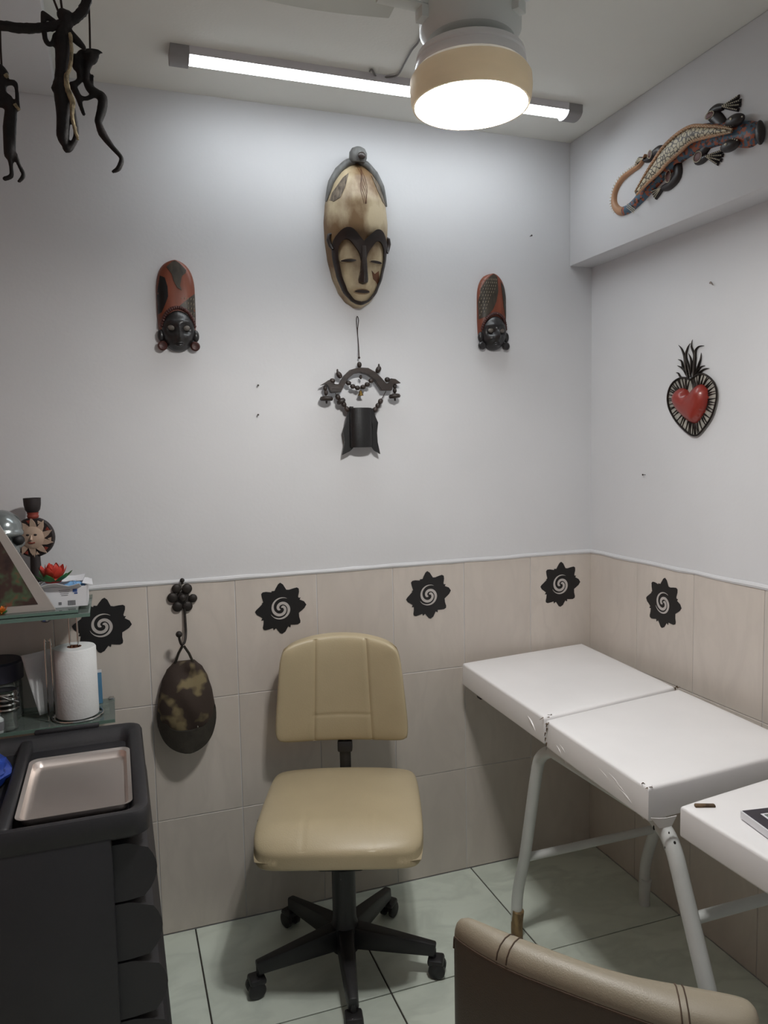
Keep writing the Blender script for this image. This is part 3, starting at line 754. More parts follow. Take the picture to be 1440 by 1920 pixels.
# steel tray lying in the cart top
zt = CZ-.034
q = [onz(x, y, zt+.028) for x, y in ((12, 1534), (236, 1508), (254, 1394), (74, 1417))]
tx0, tx1 = (q[0].x+q[3].x)/2-.004, (q[1].x+q[2].x)/2; ty0, ty1 = (q[0].y+q[1].y)/2, (q[2].y+q[3].y)/2
tx1 = min(tx1, CX1-.036); ty0 = max(ty0, CY0+.042); ty1 = min(ty1, CY1-.05); tx0 = max(tx0, -2.02)
b = new(); cx, cy = (tx0+tx1)/2, (ty0+ty1)/2
lv = [(.018, 0, .02), (.013, .004, .02), (.008, .018, .022), (.0, .022, .025), (.0, .0235, .025), (.009, .0195, .022), (.014, .0055, .02), (.019, .0025, .018)]
rings = [[b.verts.new((x-cx, y-cy, z)) for x, y in rrect(tx0+i, ty0+i, tx1-i, ty1-i, r)] for i, z, r in lv]
for A_, B_ in zip(rings, rings[1:]):
    for j in range(len(A_)): b.faces.new((A_[j], A_[(j+1) % len(A_)], B_[(j+1) % len(A_)], B_[j]))
b.faces.new(rings[0][::-1]); b.faces.new(rings[-1])
o = obj('steel_tray', b, M['brushed'], sharp=40); o.location = (cx, cy, zt-.001)
tag(o, 'shallow polished steel tray lying in the top of the charcoal cart', 'tray')
b = new(); ball(b, (0, 0, .03), (.055, .10, .03), 26, 14)
for v in b.verts: v.co += Vector((random.uniform(-1, 1), random.uniform(-1, 1), random.uniform(-.6, 1)))*.006; v.co.z = max(v.co.z, 0)
p = onz(0, 1450, CZ-.01)
o = obj('plastic_bag', b, M['blue_bag'], sharp=20); o.location = (-2.112, p.y, CZ-.036)
tag(o, 'crumpled blue plastic bag in the left compartment of the cart top', 'bag')

# ------------------------------------------------------------------ black star stickers on the tiles
def petal_outline():
    tr = [(690,155),(740,190),(800,295),(850,300),(930,280),(1000,268),(1035,290),(1040,350),(1020,440),(1030,465),(1065,465),(1045,500),(1130,540),(1172,605),(1130,670),(1025,750),(1030,830),(1050,900),(1045,940),(1000,965),(930,965),(862,960),(858,1010),(815,985),(760,1080),(700,1115),(660,1100),(585,1000),(540,1035),(530,990),(450,1010),(390,1020),(350,1005),(340,970),(355,900),(360,830),(315,830),(340,790),(300,760),(240,720),(207,665),(230,630),(300,570),(355,520),(330,520),(365,495),(340,400),(332,340),(360,310),(420,305),(520,322),(525,300),(580,300),(600,260),(650,180)]
    return [Vector(((x-692)/485, (640-y)/485)) for x, y in tr]
def swirl(phi, turns):
    L_, R_ = [], []; n = 44
    for i in range(n+1):
        s = i/n; th = s*turns*2*PI; r = .055+.385*min(1, th/(2.12*PI))
        wd = .052*min(1, s*9+.25)*(1 if s < .62 else max(.0, 1-(s-.62)/.38)**.8) + .002
        a = phi-th; d = Vector((math.cos(a), math.sin(a)))
        L_.append(d*(r+wd)); R_.append(d*(r-wd))
    return L_+R_[::-1]
b = new(); prism(b, petal_outline(), 0, .0012, WALLM @ Matrix.Identity(4)); sticker_me = obj('x', b, M['black_vinyl'], flat=True)
sw = []
for ph, tu in ((PI*.48, 1.08), (PI*1.30, 1.08)):
    b = new(); prism(b, swirl(ph, tu), .0010, .0022, WALLM); sw.append(obj('y', b, M['swirl'], flat=True))
def sticker(loc, rz, R, roll, label):
    t = thing('star_sticker', label, 'sticker', loc, (0, 0, rz), 'black star stickers with swirls on the wall tiles')
    o = copy_obj(sticker_me, t); o.name = 'star'; o.scale = (R, 1, R); o.rotation_euler = (0, roll, 0)
    for s in sw: c = copy_obj(s, t); c.name = 'swirl'; c.scale = (R, 1, R); c.rotation_euler = (0, roll, 0)
yt = -.0022
for (px, py, roll, lab) in ((192, 1173, .12, 'black star sticker with pale swirl behind the paper towel roll'), (527, 1141, 0, 'black star sticker with pale swirl just above the chair backrest left corner'),
                      (804, 1116, -.05, 'black star sticker with pale swirl between office chair and couch'), (1051, 1096, .03, 'black star sticker with pale swirl on back wall beside the corner')):
    p = ony(px, py, yt); sticker((p.x, yt, p.z), 0, .0905, roll, lab)
p = onx(1244, 1131, yt); sticker((yt, p.y, p.z), -PI/2, .0905, .08, 'black star sticker with pale swirl on the right wall tiles above couch')
for o in [sticker_me]+sw: bpy.data.objects.remove(o)

# ------------------------------------------------------------------ big cream mask
MZ = 2.115
t = thing('tribal_mask', 'large cream long-faced carved mask with dark brows high on the back wall', 'mask', (-.955, 0, MZ))
wf = interp([(0, .012), (.02, .046), (.05, .068), (.10, .089), (.16, .103), (.22, .110), (.28, .112), (.34, .106), (.40, .089), (.44, .066), (.47, .036), (.482, .006)])
df = interp([(0, .05), (.06, .078), (.15, .092), (.22, .098), (.26, .104), (.34, .104), (.42, .08), (.482, .03)])
def head(u, v):
    wv = wf(v); s = min(1, abs(u)/max(wv, 1e-4)); d = df(v)*math.sqrt(max(0, 1-s**2.3))
    fz = 1/(1+math.exp(-(.225-v)/.006))*max(0, 1-(abs(u)/(wv*.86))**6)
    return d-.010*fz
def N_(s, v): return (s*wf(v), v)
b = new(); relief(b, [i/60*.482 for i in range(61)], wf, head, 36); obj('face', b, M['mask_cream'], t, sharp=60)
# dark band round the face with the brows and nose
for sg in (-1, 1):
    po = [(0, .205), (.2, .226), (.40, .243), (.60, .243), (.78, .226), (.90, .20), (.93, .16), (.93, .11), (.92, .06), (.86, .03), (.60, .008), (.0, .004)]
    pi_ = [(0, .014), (.5, .02), (.70, .042), (.76, .07), (.79, .12), (.79, .165), (.74, .19), (.60, .208), (.45, .208), (.30, .19), (.14, .165), (.08, .14), (.0, .14)]
    A_ = [N_(sg*p.x, p.y) for p in catmull([Vector(q) for q in po], 4)]; B_ = [N_(sg*p.x, p.y) for p in catmull([Vector(q) for q in pi_], 4)]
    b = new(); patch(b, A_+B_, head, .008, .012, .012); obj('brow_band', b, M['mask_dark'], t)
nose = [(-.07, .19), (-.075, .15), (-.11, .11), (-.19, .082), (-.17, .072), (0, .068), (.17, .072), (.19, .082), (.11, .11), (.075, .15), (.07, .19)]
def nosef(u, v): return head(u, v)+.022*math.exp(-(u/.016)**2)*min(1, max(0, (.205-v)/.10))
b = new(); patch(b, [N_(s, v) for s, v in nose], nosef, .006, .022, .006); obj('nose', b, M['mask_dark'], t)
for sg in (-1, 1):
    b = new(); patch(b, [(sg*.049+x, .143+y) for x, y in ring_poly((0, 0), .026, .0075, 18)], head, .003, .005, .008); e = obj('eyelid', b, M['mask_cream'], t)
    b = new(); patch(b, [(sg*.049+x, .1425+y) for x, y in ring_poly((0, 0), .024, .0042, 18)], head, .006, .005, .008); obj('eye_slit', b, M['mask_dark'], e)
    b = new(); tube(b, [Vector((sg*x, -dd, z)) for x, dd, z in ((.094, .045, .236), (.105, .043, .230), (.107, .040, .214), (.102, .044, .194), (.097, .055, .180))], [.003, .007, .008, .007, .003], 10)
    obj('ear', b, M['mask_dark'], t)
b = new(); patch(b, ring_poly((0, .045), .029, .0085, 20), head, .004, .006, .008); l = obj('lips', b, M['mask_cream'], t)
b = new(); patch(b, ring_poly((0, .045), .026, .0048, 20), head, .007, .006, .008); obj('mouth_slit', b, M['mask_dark'], l)
b = new(); patch(b, [(.032, .115), (.045, .105), (.062, .118), (.066, .095), (.062, .072), (.052, .082), (.040, .088)], head, .001, .003, .01); obj('bare_wood_patch', b, M['mask_brown'], t)
# grey hair cap: a crest round the top of the head, with a knob
def hair(sg):
    b = new(); P = []
    for i in range(15):
        a = i/14; v = .345+.142*math.sin(a*PI/2); x = max(.0, wf(min(v, .481))+.003 if a < .93 else .02*(1-a)/.07)
        P.append(Vector((sg*x, -.022-.016*a, v)))
    tube(b, P, [.003, .009, .012, .013, .013, .013, .012], 12); return obj('hair_roll', b, M['mask_hair'], t)
hair(-1); hair(1)
b = new(); lathe(b, [(.024, 0), (.03, .012), (.03, .028), (.022, .042), (.008, .048), (0, .049)], 20, Matrix.Translation((0, -.045, .475)) @ Matrix.Rotation(.25, 4, 'X')); obj('top_knot', b, M['mask_hair'], t)
b = new(); ball(b, (.004, -.078, .486), (.014, .006, .012), 12, 8); obj('knot_hole', b, M['mask_dark'], t)
for sg in (-1,1):
    b = new(); patch(b, [N_(sg*s, v) for s, v in ((.55, .43), (.72, .415), (.93, .37), (.95, .345), (.86, .335), (.70, .345), (.60, .38))], head, .002, .005, .012); obj('temple_tuft', b, mat('tuft', (120, 108, 94), .8, var=.3, scale=120, stretch=(1, 1, .3), bump=.4), t)
b = new()
for k in range(5): tube(b, [(x, -(head(x, v)+.0006), v) for x, v in ((-.004+k*.004+.004*math.sin(i*.6+k), .455-.011*i) for i in range(13))], .0007, 5)
obj('carved_lines', b, M['mask_brown'], t)

# ------------------------------------------------------------------ two smaller masks
def small_mask(px, py_b, py_t, label, right):
    p = ony(px, py_b, -.02); q = ony(px, py_t, -.02); hgt = q.z-p.z; k = hgt/.285
    t = thing('oval_mask', label, 'mask', (p.x, 0, p.z), (0, 0, 0), 'small dark-faced masks either side of the big mask'); t.scale = (k, k, k)
    wf = lambda v: .060*max(.0002, 1-min(1, (v-.185)/.1002)**2.5)**.42 if v > .185 else .060-.010*max(0, (.13-v)/.13)**2
    def surf(u, v): return (.022+.010*math.sin(min(1, v/.285)*PI))*math.sqrt(max(0, 1-(abs(u)/max(wf(v), 1e-4))**3))
    b = new(); relief(b, [.045+.24*math.sin(i/44*PI/2) for i in range(45)], wf, surf, 24); obj('headdress', b, M['red_wood'], t, sharp=60)
    def NN(L): return [(s*wf(v)*.985, v) for s, v in L]
    if not right:
        b = new(); patch(b, NN([(-.62, .262), (-.35, .279), (0, .2835), (.40, .276), (.72, .256), (.60, .245), (.35, .235), (.20, .205), (.28, .190), (.05, .198), (-.12, .218), (-.22, .240)]), surf, .0015, .004, .012); obj('dark_leaf', b, M['olive_wood'], t)
        b = new(); patch(b, NN([(-.88, .235), (-.60, .228), (-.45, .20), (-.44, .17), (-.60, .145), (-.80, .12), (-.99, .115), (-1, .18)]), surf, .0015, .004, .012); o = obj('dark_leaf', b, M['black_wood'], t)
        b = new(); patch(b, NN([(1, .185), (.60, .165), (.15, .142), (.30, .128), (.70, .10), (.99, .075), (1, .13)]), surf, .0015, .004, .012); o2_ = obj('ticked_panel', b, M['olive_wood'], t); poly = [(.2, .15), (1, .18), (.97, .09), (.6, .11)]
        rows = [(s, v) for v in (.165, .15, .135, .12, .105, .09) for s in (.25, .42, .58, .74, .88) if s > (.19-v)*9-.05 or v > .14 and s > .4]
    else:
        b = new(); patch(b, NN([(-.98, .115), (-.55, .125), (-.15, .15), (.10, .18), (.28, .22), (.32, .255), (.42, .273), (0, .2835), (-.4, .275), (-.7, .258), (-.9, .23), (-1, .18)]), surf, .0015, .004, .012); o2_ = obj('ticked_panel', b, M['olive_wood'], t)
        rows = [(s, v) for i, v in enumerate((.13, .142, .154, .166, .178, .19, .202, .214, .226, .238, .25, .262)) for s in [x*.155-.93+(.07 if i % 2 else 0) for x in range(9)] if s < (v-.105)*8.5-1.0 and s < .3 and abs(s)*wf(v) < wf(v)*.94]
        b = new(); patch(b, NN([(.62, .255), (.85, .24), (1, .19), (1, .12), (.94, .11), (.80, .135), (.66, .165), (.58, .21)]), surf, .0015, .004, .012); obj('dark_leaf', b, M['olive_wood'], t)
    b = new()
    for s, v in rows:
        x = s*wf(v); tube(b, [(x-.001, -surf(x, v)-.0022, v-.0038), (x, -surf(x, v)-.003, v), (x+.001, -surf(x, v)-.0022, v+.0038)], [.0004, .0012, .0004], 6)
    o = obj('tick_marks', b, M['pale_tick'], o2_); o['kind'] = 'stuff'
    # face
    cx = 0.002
    def face(u, v):
        r2 = ((u-cx)/.053)**2+((v-.069)/.069)**2; d = .046*math.sqrt(max(0, 1-r2))+.006
        d += .020*math.exp(-((u-cx)/.0075)**2-((v-.052)/.022)**2)            # nose
        for sg in (-1, 1):
            d -= .014*math.exp(-((u-cx-sg*.022)/.014)**2-((v-.066)/.013)**2); d += .005*math.exp(-((u-cx-sg*.024)/.016)**2-((v-.090)/.007)**2)   # eye sockets
            d += .006*math.exp(-((u-cx-sg*.024)/.016)**2-((v-.040)/.014)**2)
        d += .008*math.exp(-((u-cx)/.016)**2-((v-.020)/.006)**2)
        return d
    b = new(); relief(b, [.0005+i/44*.137 for i in range(45)], lambda v: .053*math.sqrt(max(0, 1-((v-.069)/.069)**2))+.0005, lambda u, v: face(u+cx, v), 30)
    for v in b.verts: v.co.x += cx
    obj('face', b, M['face_black'], t, sharp=70)
    for sg in (-1, 1):
        b = new(); ball(b, (cx+sg*.022, -face(cx+sg*.022, .071)-.001, .072), (.0125, .0075, .0095), 16, 10); obj('eyelid', b, M['lid'], t)
        b = new(); ball(b, (cx+sg*.054, -.014, .050), (.011, .010, .019), 16, 10); e = obj('ear', b, M['face_black'], t)
        b = new(); lathe(b, [(0, -.007), (.012, -.007), (.015, -.003), (.015, .004), (.011, .008), (.004, .006), (0, .006)], 24, Matrix.Translation((cx+sg*.0505, -.018, .017)) @ Matrix.Rotation(PI/2, 4, 'X')); obj('earring', b, M['face_black'] if right else M['maroon'], e)
    for dz, rr in ((.0035, .0040), (-.0035, .0046)):
        b = new(); tube(b, catmull([(cx-.016, -face(cx-.016, .020)+.003, .021), (cx-.006, -face(cx-.006, .020), .0205+dz), (cx+.006, -face(cx+.006, .020), .0205+dz), (cx+.016, -face(cx+.016, .020)+.003, .021)], 4), [.001, rr, rr, .001], 10); obj('lip', b, M['face_black'], t)
    b = new()
    for i in range(23):
        a = PI*(.06+.88*i/22); x, v = cx+.0515*math.cos(a), .068+.067*math.sin(a)
        ball(b, (x, -surf(x, min(v, .28))-.002, v), (.0062, .006, .0062), 8, 6)
    obj('scalloped_hairline', b, M['maroon'], t)
    return t
small_mask(335, 659, 488, 'oval wooden mask with a ticked corner panel, left of the big mask', False)
small_mask(926, 657, 513, 'oval wooden mask with a pale-ticked black panel, right of the big mask', True)

# ------------------------------------------------------------------ wooden yoke wind chime
q0 = ony(670, 593, 0)
t = thing('wooden_bell_hanging', 'dark carved yoke hanging with beads and a black wooden bell below big mask', 'wall hanging', (q0.x, 0, q0.z))
def cp(cx, cy, d=.03):          # a point of the hanging: survey crop -> local (u, d, v)
    p = ony(560+cx/6.26, 580+cy/6.26, -d); return Vector((p.x-q0.x, -d, p.z-q0.z))
def c2(cx, cy, d=.03): p = cp(cx, cy, d); return (p.x, p.z)
b = new(); tube(b, catmull([cp(708, 580, .02), cp(700, 400, .012), cp(692, 250, .006), cp(703, 130, .004), cp(688, 82, .004), cp(678, 130, .004), cp(688, 250, .006), cp(702, 400, .012), cp(712, 580, .02)], 5), .0013, 6)
ball(b, cp(710, 568, .02), .0042, 10, 7); obj('hanging_cord', b, M['cord'], t)
D = .03
yo = [(375, 985), (345, 915), (318, 880), (250, 895), (325, 850), (355, 828), (425, 880), (470, 880), (520, 790), (600, 712), (700, 683), (810, 690), (890, 735), (960, 800), (1020, 870), (1050, 868), (1080, 812), (1130, 820), (1195, 868), (1130, 878), (1108, 880), (1085, 955), (965, 955), (930, 905), (880, 830), (800, 770), (715, 745), (640, 760), (580, 810), (530, 890), (490, 975)]
b = new(); prism(b, [c2(x, y, D) for x, y in yo], D-.009, D+.009, WALLM); bmesh.ops.bevel(b, geom=[e for e in b.edges if e.calc_face_angle(0) > 1.2], offset=.002, segments=2, affect='EDGES')
obj('yoke', b, M['dark_wood'], t, sharp=50)
bead_me = None
def bead(p, r=(.0058, .0058, .0066), rot=0):
    r = tuple(1.28*x for x in r)
    b = new(); ball(b, (0, 0, 0), r, 12, 8); o = obj('bead', b, M['dark_wood'], t); o.location = p; o.rotation_euler = (0, rot, 0)
bead(cp(712, 650, D), (.0066, .0066, .0082))
for x, y, r_ in ((475, 770, -.6), (935, 708, .5)): bead(cp(x, y, D), (.0075, .0075, .0105), r_); bead(cp(x+(-20 if x < 700 else 6), y-45, D), (.0028, .0028, .006))
for x, y in ((585, 865), (635, 905), (690, 922), (755, 912), (805, 882), (850, 838)): bead(cp(x, y, D+.004), (.0078, .006, .0064))
for x, y in ((395, 840), (1040, 825)): bead(cp(x, y, D+.004), (.008, .007, .007))
for x, y in ((310, 925), (320, 980), (1130, 905), (1128, 955)): bead(cp(x, y, D), (.0055, .0055, .0075))
for x, y in ((460, 1030), (530, 1115), (565, 1170), (960, 1080), (930, 1130), (898, 1178)): bead(cp(x, y, D), (.0072, .0062, .0082), -.55 if x < 700 else .55)
bead(cp(728, 795, D), (.004, .004, .006))
for x, y, rx, rt in ((326, 1048, .0235, 0), (1126, 1018, .0215, .1), (497, 1078, .0165, .5)):
    b = new(); lathe(b, [(0, -.008), (rx*.85, -.007), (rx, -.001), (rx*.85, .006), (rx*.3, .009), (0, .009)], 24); tube(b, [(0, 0, -.006), (0, 0, -.017)], [.004, .003], 8)
    o = obj('wooden_disc', b, M['dark_wood'], t); o.location = cp(x, y, D); o.rotation_euler = (0, -rt, 0)
b = new(); lathe(b, [(.0, .009), (.004, .0085), (.0055, .005), (.0065, -.001), (.0098, -.007), (.0102, -.008), (0, -.006)], 18); ball(b, (0, 0, -.0085), .002, 8, 6)
o = obj('brass_bell', b, M['brass'], t); o.location = cp(728, 985, D)
for P in (((430, 985), (475, 1050), (560, 1165), (600, 1190)), ((1025, 960), (960, 1080), (900, 1178), (870, 1190)), ((560, 820), (600, 880), (700, 930), (800, 890), (870, 815)), ((310, 880), (318, 990), (326, 1045)), ((1130, 870), (1128, 960), (1126, 1010)), ((728, 920), (728, 975))):
    b = new(); tube(b, catmull([cp(x, y, D) for x, y in P], 4), .0014, 6); obj('cord', b, M['cord'], t)
pb, pt_ = cp(740, 1620, D), cp(740, 1160, D); hb = pt_.z-pb.z
b = new(); lathe(b, [(.0405, 0), (.041, .004), (.0415, hb*.5), (.0405, hb), (.036, hb+.001), (.036, .01)], 36, Matrix.Translation((pb.x-.003, -D-.002, pb.z)) @ Matrix.Diagonal((1, .62, 1, 1))); obj('wooden_bell', b, M['black_wood'], t)
for sh in ([(600, 1140), (640, 1142), (640, 1330), (636, 1630), (600, 1665), (512, 1710), (540, 1560), (520, 1430), (545, 1350), (565, 1250), (590, 1180)], [(845, 1165), (880, 1160), (895, 1250), (930, 1330), (925, 1370), (918, 1450), (925, 1560), (955, 1698), (890, 1660), (858, 1615), (865, 1370), (855, 1300)]):
    b = new(); prism(b, [c2(x, y, D) for x, y in sh], D-.006, D+.003, WALLM); obj('clapper', b, M['black_wood'], t)

# ------------------------------------------------------------------ sacred-heart ornament on the right wall
h0 = onx(1298, 742, 0)
t = thing('heart_ornament', 'red tin heart with dark fluted rim and flames on the right wall', 'wall ornament', (0, h0.y, h0.z), (0, 0, -PI/2))
def hp(cx, cy, d=.008):
    p = onx(1220+cx/8.727, 620+cy/8.727, -d); return (-(p.y-h0.y), p.z-h0.z)
ho = [hp(*q) for q in ((655, 800), (560, 770), (460, 785), (370, 850), (310, 950), (280, 1080), (290, 1210), (330, 1330), (420, 1480), (540, 1610), (640, 1690), (715, 1715), (790, 1690), (900, 1560), (1000, 1400), (1060, 1220), (1085, 1060), (1060, 900), (980, 780), (870, 710), (770, 720), (690, 770))]
ho = [(p.x, p.y) for p in catmull([Vector(q) for q in ho], 4, True)]
hi = [hp(*q) for q in ((640, 1030), (590, 960), (500, 940), (420, 990), (378, 1090), (385, 1190), (440, 1290), (540, 1400), (640, 1480), (710, 1515), (770, 1500), (850, 1400), (920, 1240), (945, 1090), (930, 960), (860, 885), (780, 890), (700, 960))]
hi = [(p.x, p.y) for p in catmull([Vector(q) for q in hi], 4, True)]
hc = Vector((sum(p[0] for p in hi)/len(hi), sum(p[1] for p in hi)/len(hi)))
b = new(); prism(b, ho, .002, .006, WALLM); obj('back_plate', b, M['heart_pale'], t)
b = new(); tube(b, [(u, -.009, v) for u, v in ho], .0032, 8, closed=True); obj('rim', b, M['heart_metal'], t)
b = new(); n = 54
for i in range(n):
    o_ = Vector(ho[int(i*len(ho)/n)]); d_ = (hc-o_); inn = min((Vector(q) for q in hi), key=lambda q: (q-(o_+d_*.25)).length)
    ribbon(b, [o_, o_.lerp(inn, .45), o_.lerp(inn, 1.0)], [.0010, .0014, .0036], [.004, .005, .006], 6, .005)
o = obj('fluted_ribs', b, M['heart_metal'], t)
def dist_in(u, v):
    p = Vector((u, v)); return min((Vector(q)-p).length for q in hi)
b = new(); patch(b, hi, lambda u, v: .010+.030*(1-math.exp(-dist_in(u, v)/.014)), .0, .008, .010); obj('red_heart', b, M['heart_red'], t, sharp=80)
fl = [([(600, 780), (560, 600), (540, 430), (490, 300), (435, 235)], .007), ([(640, 760), (600, 560), (560, 420), (590, 280), (630, 205)], .007), ([(690, 760), (690, 560), (700, 400), (650, 260), (665, 145)], .0075),
      ([(700, 720), (715, 480), (720, 330), (770, 260), (858, 245)], .006), ([(720, 720), (760, 600), (800, 470), (808, 360)], .006), ([(700, 740), (760, 650), (810, 590), (870, 572)], .005),
      ([(720, 730), (790, 680), (860, 630), (940, 615)], .0055), ([(600, 700), (520, 600), (490, 500), (425, 470)], .0055), ([(590, 760), (540, 660), (480, 600), (415, 572)], .005), ([(560, 780), (480, 760), (440, 700), (395, 685)], .005), ([(640, 700), (650, 560), (640, 460), (600, 370)], .006)]
for P, r in fl:
    b = new(); pts = [(p.x, p.y) for p in catmull([Vector(hp(x, y)) for x, y in P], 5)]; m = len(pts)
    ribbon(b, pts, [r*.45, r*.6, r*.6, r*.42, .0004], [.006, .007, .006, .004, .001], 6, .003); obj('flame', b, M['heart_metal'], t)

# ------------------------------------------------------------------ painted lizard on the beam
l0 = onx(1285, 290, -XB)
t = thing('lizard_carving', 'painted wooden lizard with dotted pattern climbing along the beam on the right', 'carving', (-XB, l0.y, l0.z), (0, 0, -PI/2))
def zp(cx, cy, d=.012):
    p = onx(1100+cx/4.235, 150+cy/4.235, -XB-d); return Vector((-(p.y-l0.y), p.z-l0.z))
spine = [(1345, 420), (1300, 430), (1200, 425), (1080, 420), (960, 440), (850, 470), (740, 530), (650, 620), (560, 730), (480, 840), (410, 930), (330, 1010), (250, 1040), (205, 990), (210, 890), (260, 790), (340, 720), (410, 670), (455, 590)]
half = [52, 78, 82, 74, 86, 98, 106, 104, 88, 66, 50, 40, 34, 30, 26, 24, 20, 16, 10]
S = 1/4.235*2.45/1435
pts = [Vector((*zp(x, y), h)) for (x, y), h in zip(spine, half)]; cm = catmull(pts, 5)
b = new(); ribbon(b, [(p.x, p.y) for p in cm[:61]], [max(6, p.z)*S*1.02 for p in cm[:61]], [.010+max(4, p.z)*S*.32 for p in cm[:61]], 10); obj('body', b, M['liz_check'], t)
b = new(); ribbon(b, [(p.x, p.y) for p in cm[58:]], [max(6, p.z)*S*1.05 for p in cm[58:]], [.010+max(4, p.z)*S*.32 for p in cm[58:]], 10); obj('tail', b, M['liz_orange'], t)
def bodyh(p): return .010+max(4, p.z)*S*.32
up = [(1160, 405), (1060, 405), (930, 415), (830, 435), (740, 500), (640, 590), (560, 690), (480, 790), (400, 900)]
uh = [3, 18, 34, 50, 66, 66, 56, 34, 10]
cu = catmull([Vector((*zp(x, y, .03), h)) for (x, y), h in zip(up, uh)], 5)
b = new(); ribbon(b, [(p.x, p.y) for p in cu], [max(2, p.z)*S for p in cu], [.008]*len(cu), 8, .030); obj('back_panel', b, M['liz_scales'], t)
for sg in (-1, 1):
    b = new(); P = []
    for i, p in enumerate(cu):
        tn = (cu[min(i+1, len(cu)-1)]-cu[max(i-1, 0)]); tn = Vector((tn.x, tn.y)).normalized()
        P.append(Vector((p.x-tn.y*sg*(p.z+7)*S, -.034, p.y+tn.x*sg*(p.z+7)*S)))
    tube(b, P, [.0025, .0045, .005, .005, .005, .0035], 8); obj('orange_ridge', b, M['liz_orange'], t)
    b = new()
    for i in range(0, len(P), 1):
        q = P[i]+Vector((0, -.004, 0)); ball(b, q+(Vector((cu[i].x, -.038, cu[i].y))-q)*.16, .0016, 6, 5)
        if i+1 < len(P): m_ = (P[i]+P[i+1])/2+Vector((0, -.004, 0)); ball(b, m_, .0014, 6, 5)
    o = obj('white_dots', b, M['liz_dot'], t); o['kind'] = 'stuff'
limbs = [([(1080, 400), (1020, 310), (970, 270), (1010, 225), (1070, 210)], [46, 48, 40, 34, 20], [(975, 280, 46, 26)], (1070, 210), [(1190, 125), (1203, 160), (1200, 195), (1185, 235)]),
         ([(960, 480), (900, 560), (860, 620), (900, 625), (940, 605)], [44, 50, 44, 34, 20], [(880, 610, 46, 40)], (940, 605), [(1060, 560), (1062, 595), (1050, 635), (1025, 665)]),
         ([(700, 670), (700, 760), (640, 830), (590, 855)], [44, 46, 40, 24], [(645, 765, 34, 50)], (590, 855), [(505, 885), (512, 905), (520, 925), (530, 940)]),
         ([(560, 600), (560, 560), (520, 580), (480, 625), (450, 640)], [44, 44, 36, 26, 16], [(500, 590, 26, 34)], (450, 625), [(398, 620), (388, 637), (380, 652), (376, 668)])]
for path, hwid, blob, wr, toes in limbs:
    b = new(); cp_ = catmull([Vector((*zp(x, y), h)) for (x, y), h in zip(path, hwid)], 5)
    ribbon(b, [(p.x, p.y) for p in cp_], [p.z*S for p in cp_], [.012]*len(cp_), 8)
    leg = obj('leg', b, M['liz_black'], t)
    for tx, ty in toes:
        b = new(); a_, c_ = zp(*wr), zp(tx, ty); ribbon(b, [a_, a_.lerp(c_, .5), c_], [.005, .0058, .0052], [.011, .010, .008], 6); toe = obj('toe', b, M['liz_black'], leg)
    b = new()
    for tx, ty in toes:
        a_, c_ = zp(*wr), zp(tx, ty)
        for i in range(9): q = a_.lerp(c_, .08+i*.11); ball(b, (q.x, -.0125+.0004*i, q.y), .0017, 6, 5)
    bx, by, rx, ry = blob[0]; cc = zp(bx, by)
    for i in range(22):
        a = 2*PI*i/22; ball(b, (cc.x+math.cos(a)*rx*S*.9, -.0125, cc.y+math.sin(a)*ry*S*.9), .0016, 6, 5)
    o = obj('white_dots', b, M['liz_dot'], leg); o['kind'] = 'stuff'
    b = new(); ball(b, (cc.x, -.0105, cc.y), (rx*S*.85, .003, ry*S*.85), 16, 8); obj('maroon_patch', b, M['liz_maroon'], leg)
for ex, ey in ((1205, 325), (1165, 525)):
    cc = zp(ex, ey); b = new(); ball(b, (cc.x, -.024, cc.y), (.034, .014, .017), 18, 10, (0, .12, 0)); e = obj('eye', b, M['liz_black'], t)
    b = new(); ball(b, (cc.x, -.039, cc.y+.002), .0032, 8, 6)
    sg = -1 if ey < 400 else 1
    for i in range(9): a = (i-4)/4; ball(b, (cc.x+a*.031, -.030, cc.y+sg*(.013-.010*a*a)), .0022, 6, 5)
    o = obj('eye_dots', b, M['liz_dot'], e); o['kind'] = 'stuff'
cc = zp(1330, 440); b = new(); ball(b, (cc.x+.020, -.012, cc.y), (.014, .011, .033), 18, 10, (0, -.1, 0)); obj('snout', b, M['liz_black'], t)
b = new()
for i in range(62, len(cm)-6):
    p, q = cm[i], cm[i+1]; tn = Vector((q.x-p.x, q.y-p.y)).normalized()
    for k_ in (.55, .95): ball(b, (p.x+tn.y*-p.z*S*k_, -.013, p.y-tn.x*-p.z*S*k_), .0017, 6, 5)
for i in range(8):
    for j in range(3): cc = zp(335+i*8-j*3, 985+j*14+i*6); ball(b, (cc.x, -.018, cc.y), .0017, 6, 5)
o = obj('tail_dots', b, M['liz_dot'], t); o['kind'] = 'stuff'

# ------------------------------------------------------------------ flower hook and cap
k0 = ony(342, 1122, 0)
t = thing('wall_hook', 'dark cast-iron flower coat hook on the tiles holding the cap', 'hook', (k0.x, 0, k0.z))
def kp(cx, cy, d=.012):
    p = ony(270+cx/5.333, 1060+cy/5.333, -d); return Vector((p.x-k0.x, -d, p.z-k0.z))
b = new(); lathe(b, [(.022, 0), (.024, .004), (.02, .008), (0, .009)], 20, Matrix.Rotation(PI/2, 4, 'X')); obj('plate', b, M['iron'], t)
for x, y, r in ((325, 235, 0.0155), (430, 235, 0.0169), (490, 330, 0.0142), (435, 410, 0.0169), (335, 415, 0.0169), (285, 325, 0.0169)):
    b = new(); p = kp(x, y); ball(b, (p.x, -.010, p.z), (r, .008, r), 16, 10); obj('petal', b, M['iron'], t)
b = new(); p = kp(385, 325); ball(b, (p.x, -.014, p.z), (.013, .009, .013), 16, 10); obj('flower_centre', b, M['iron'], t)
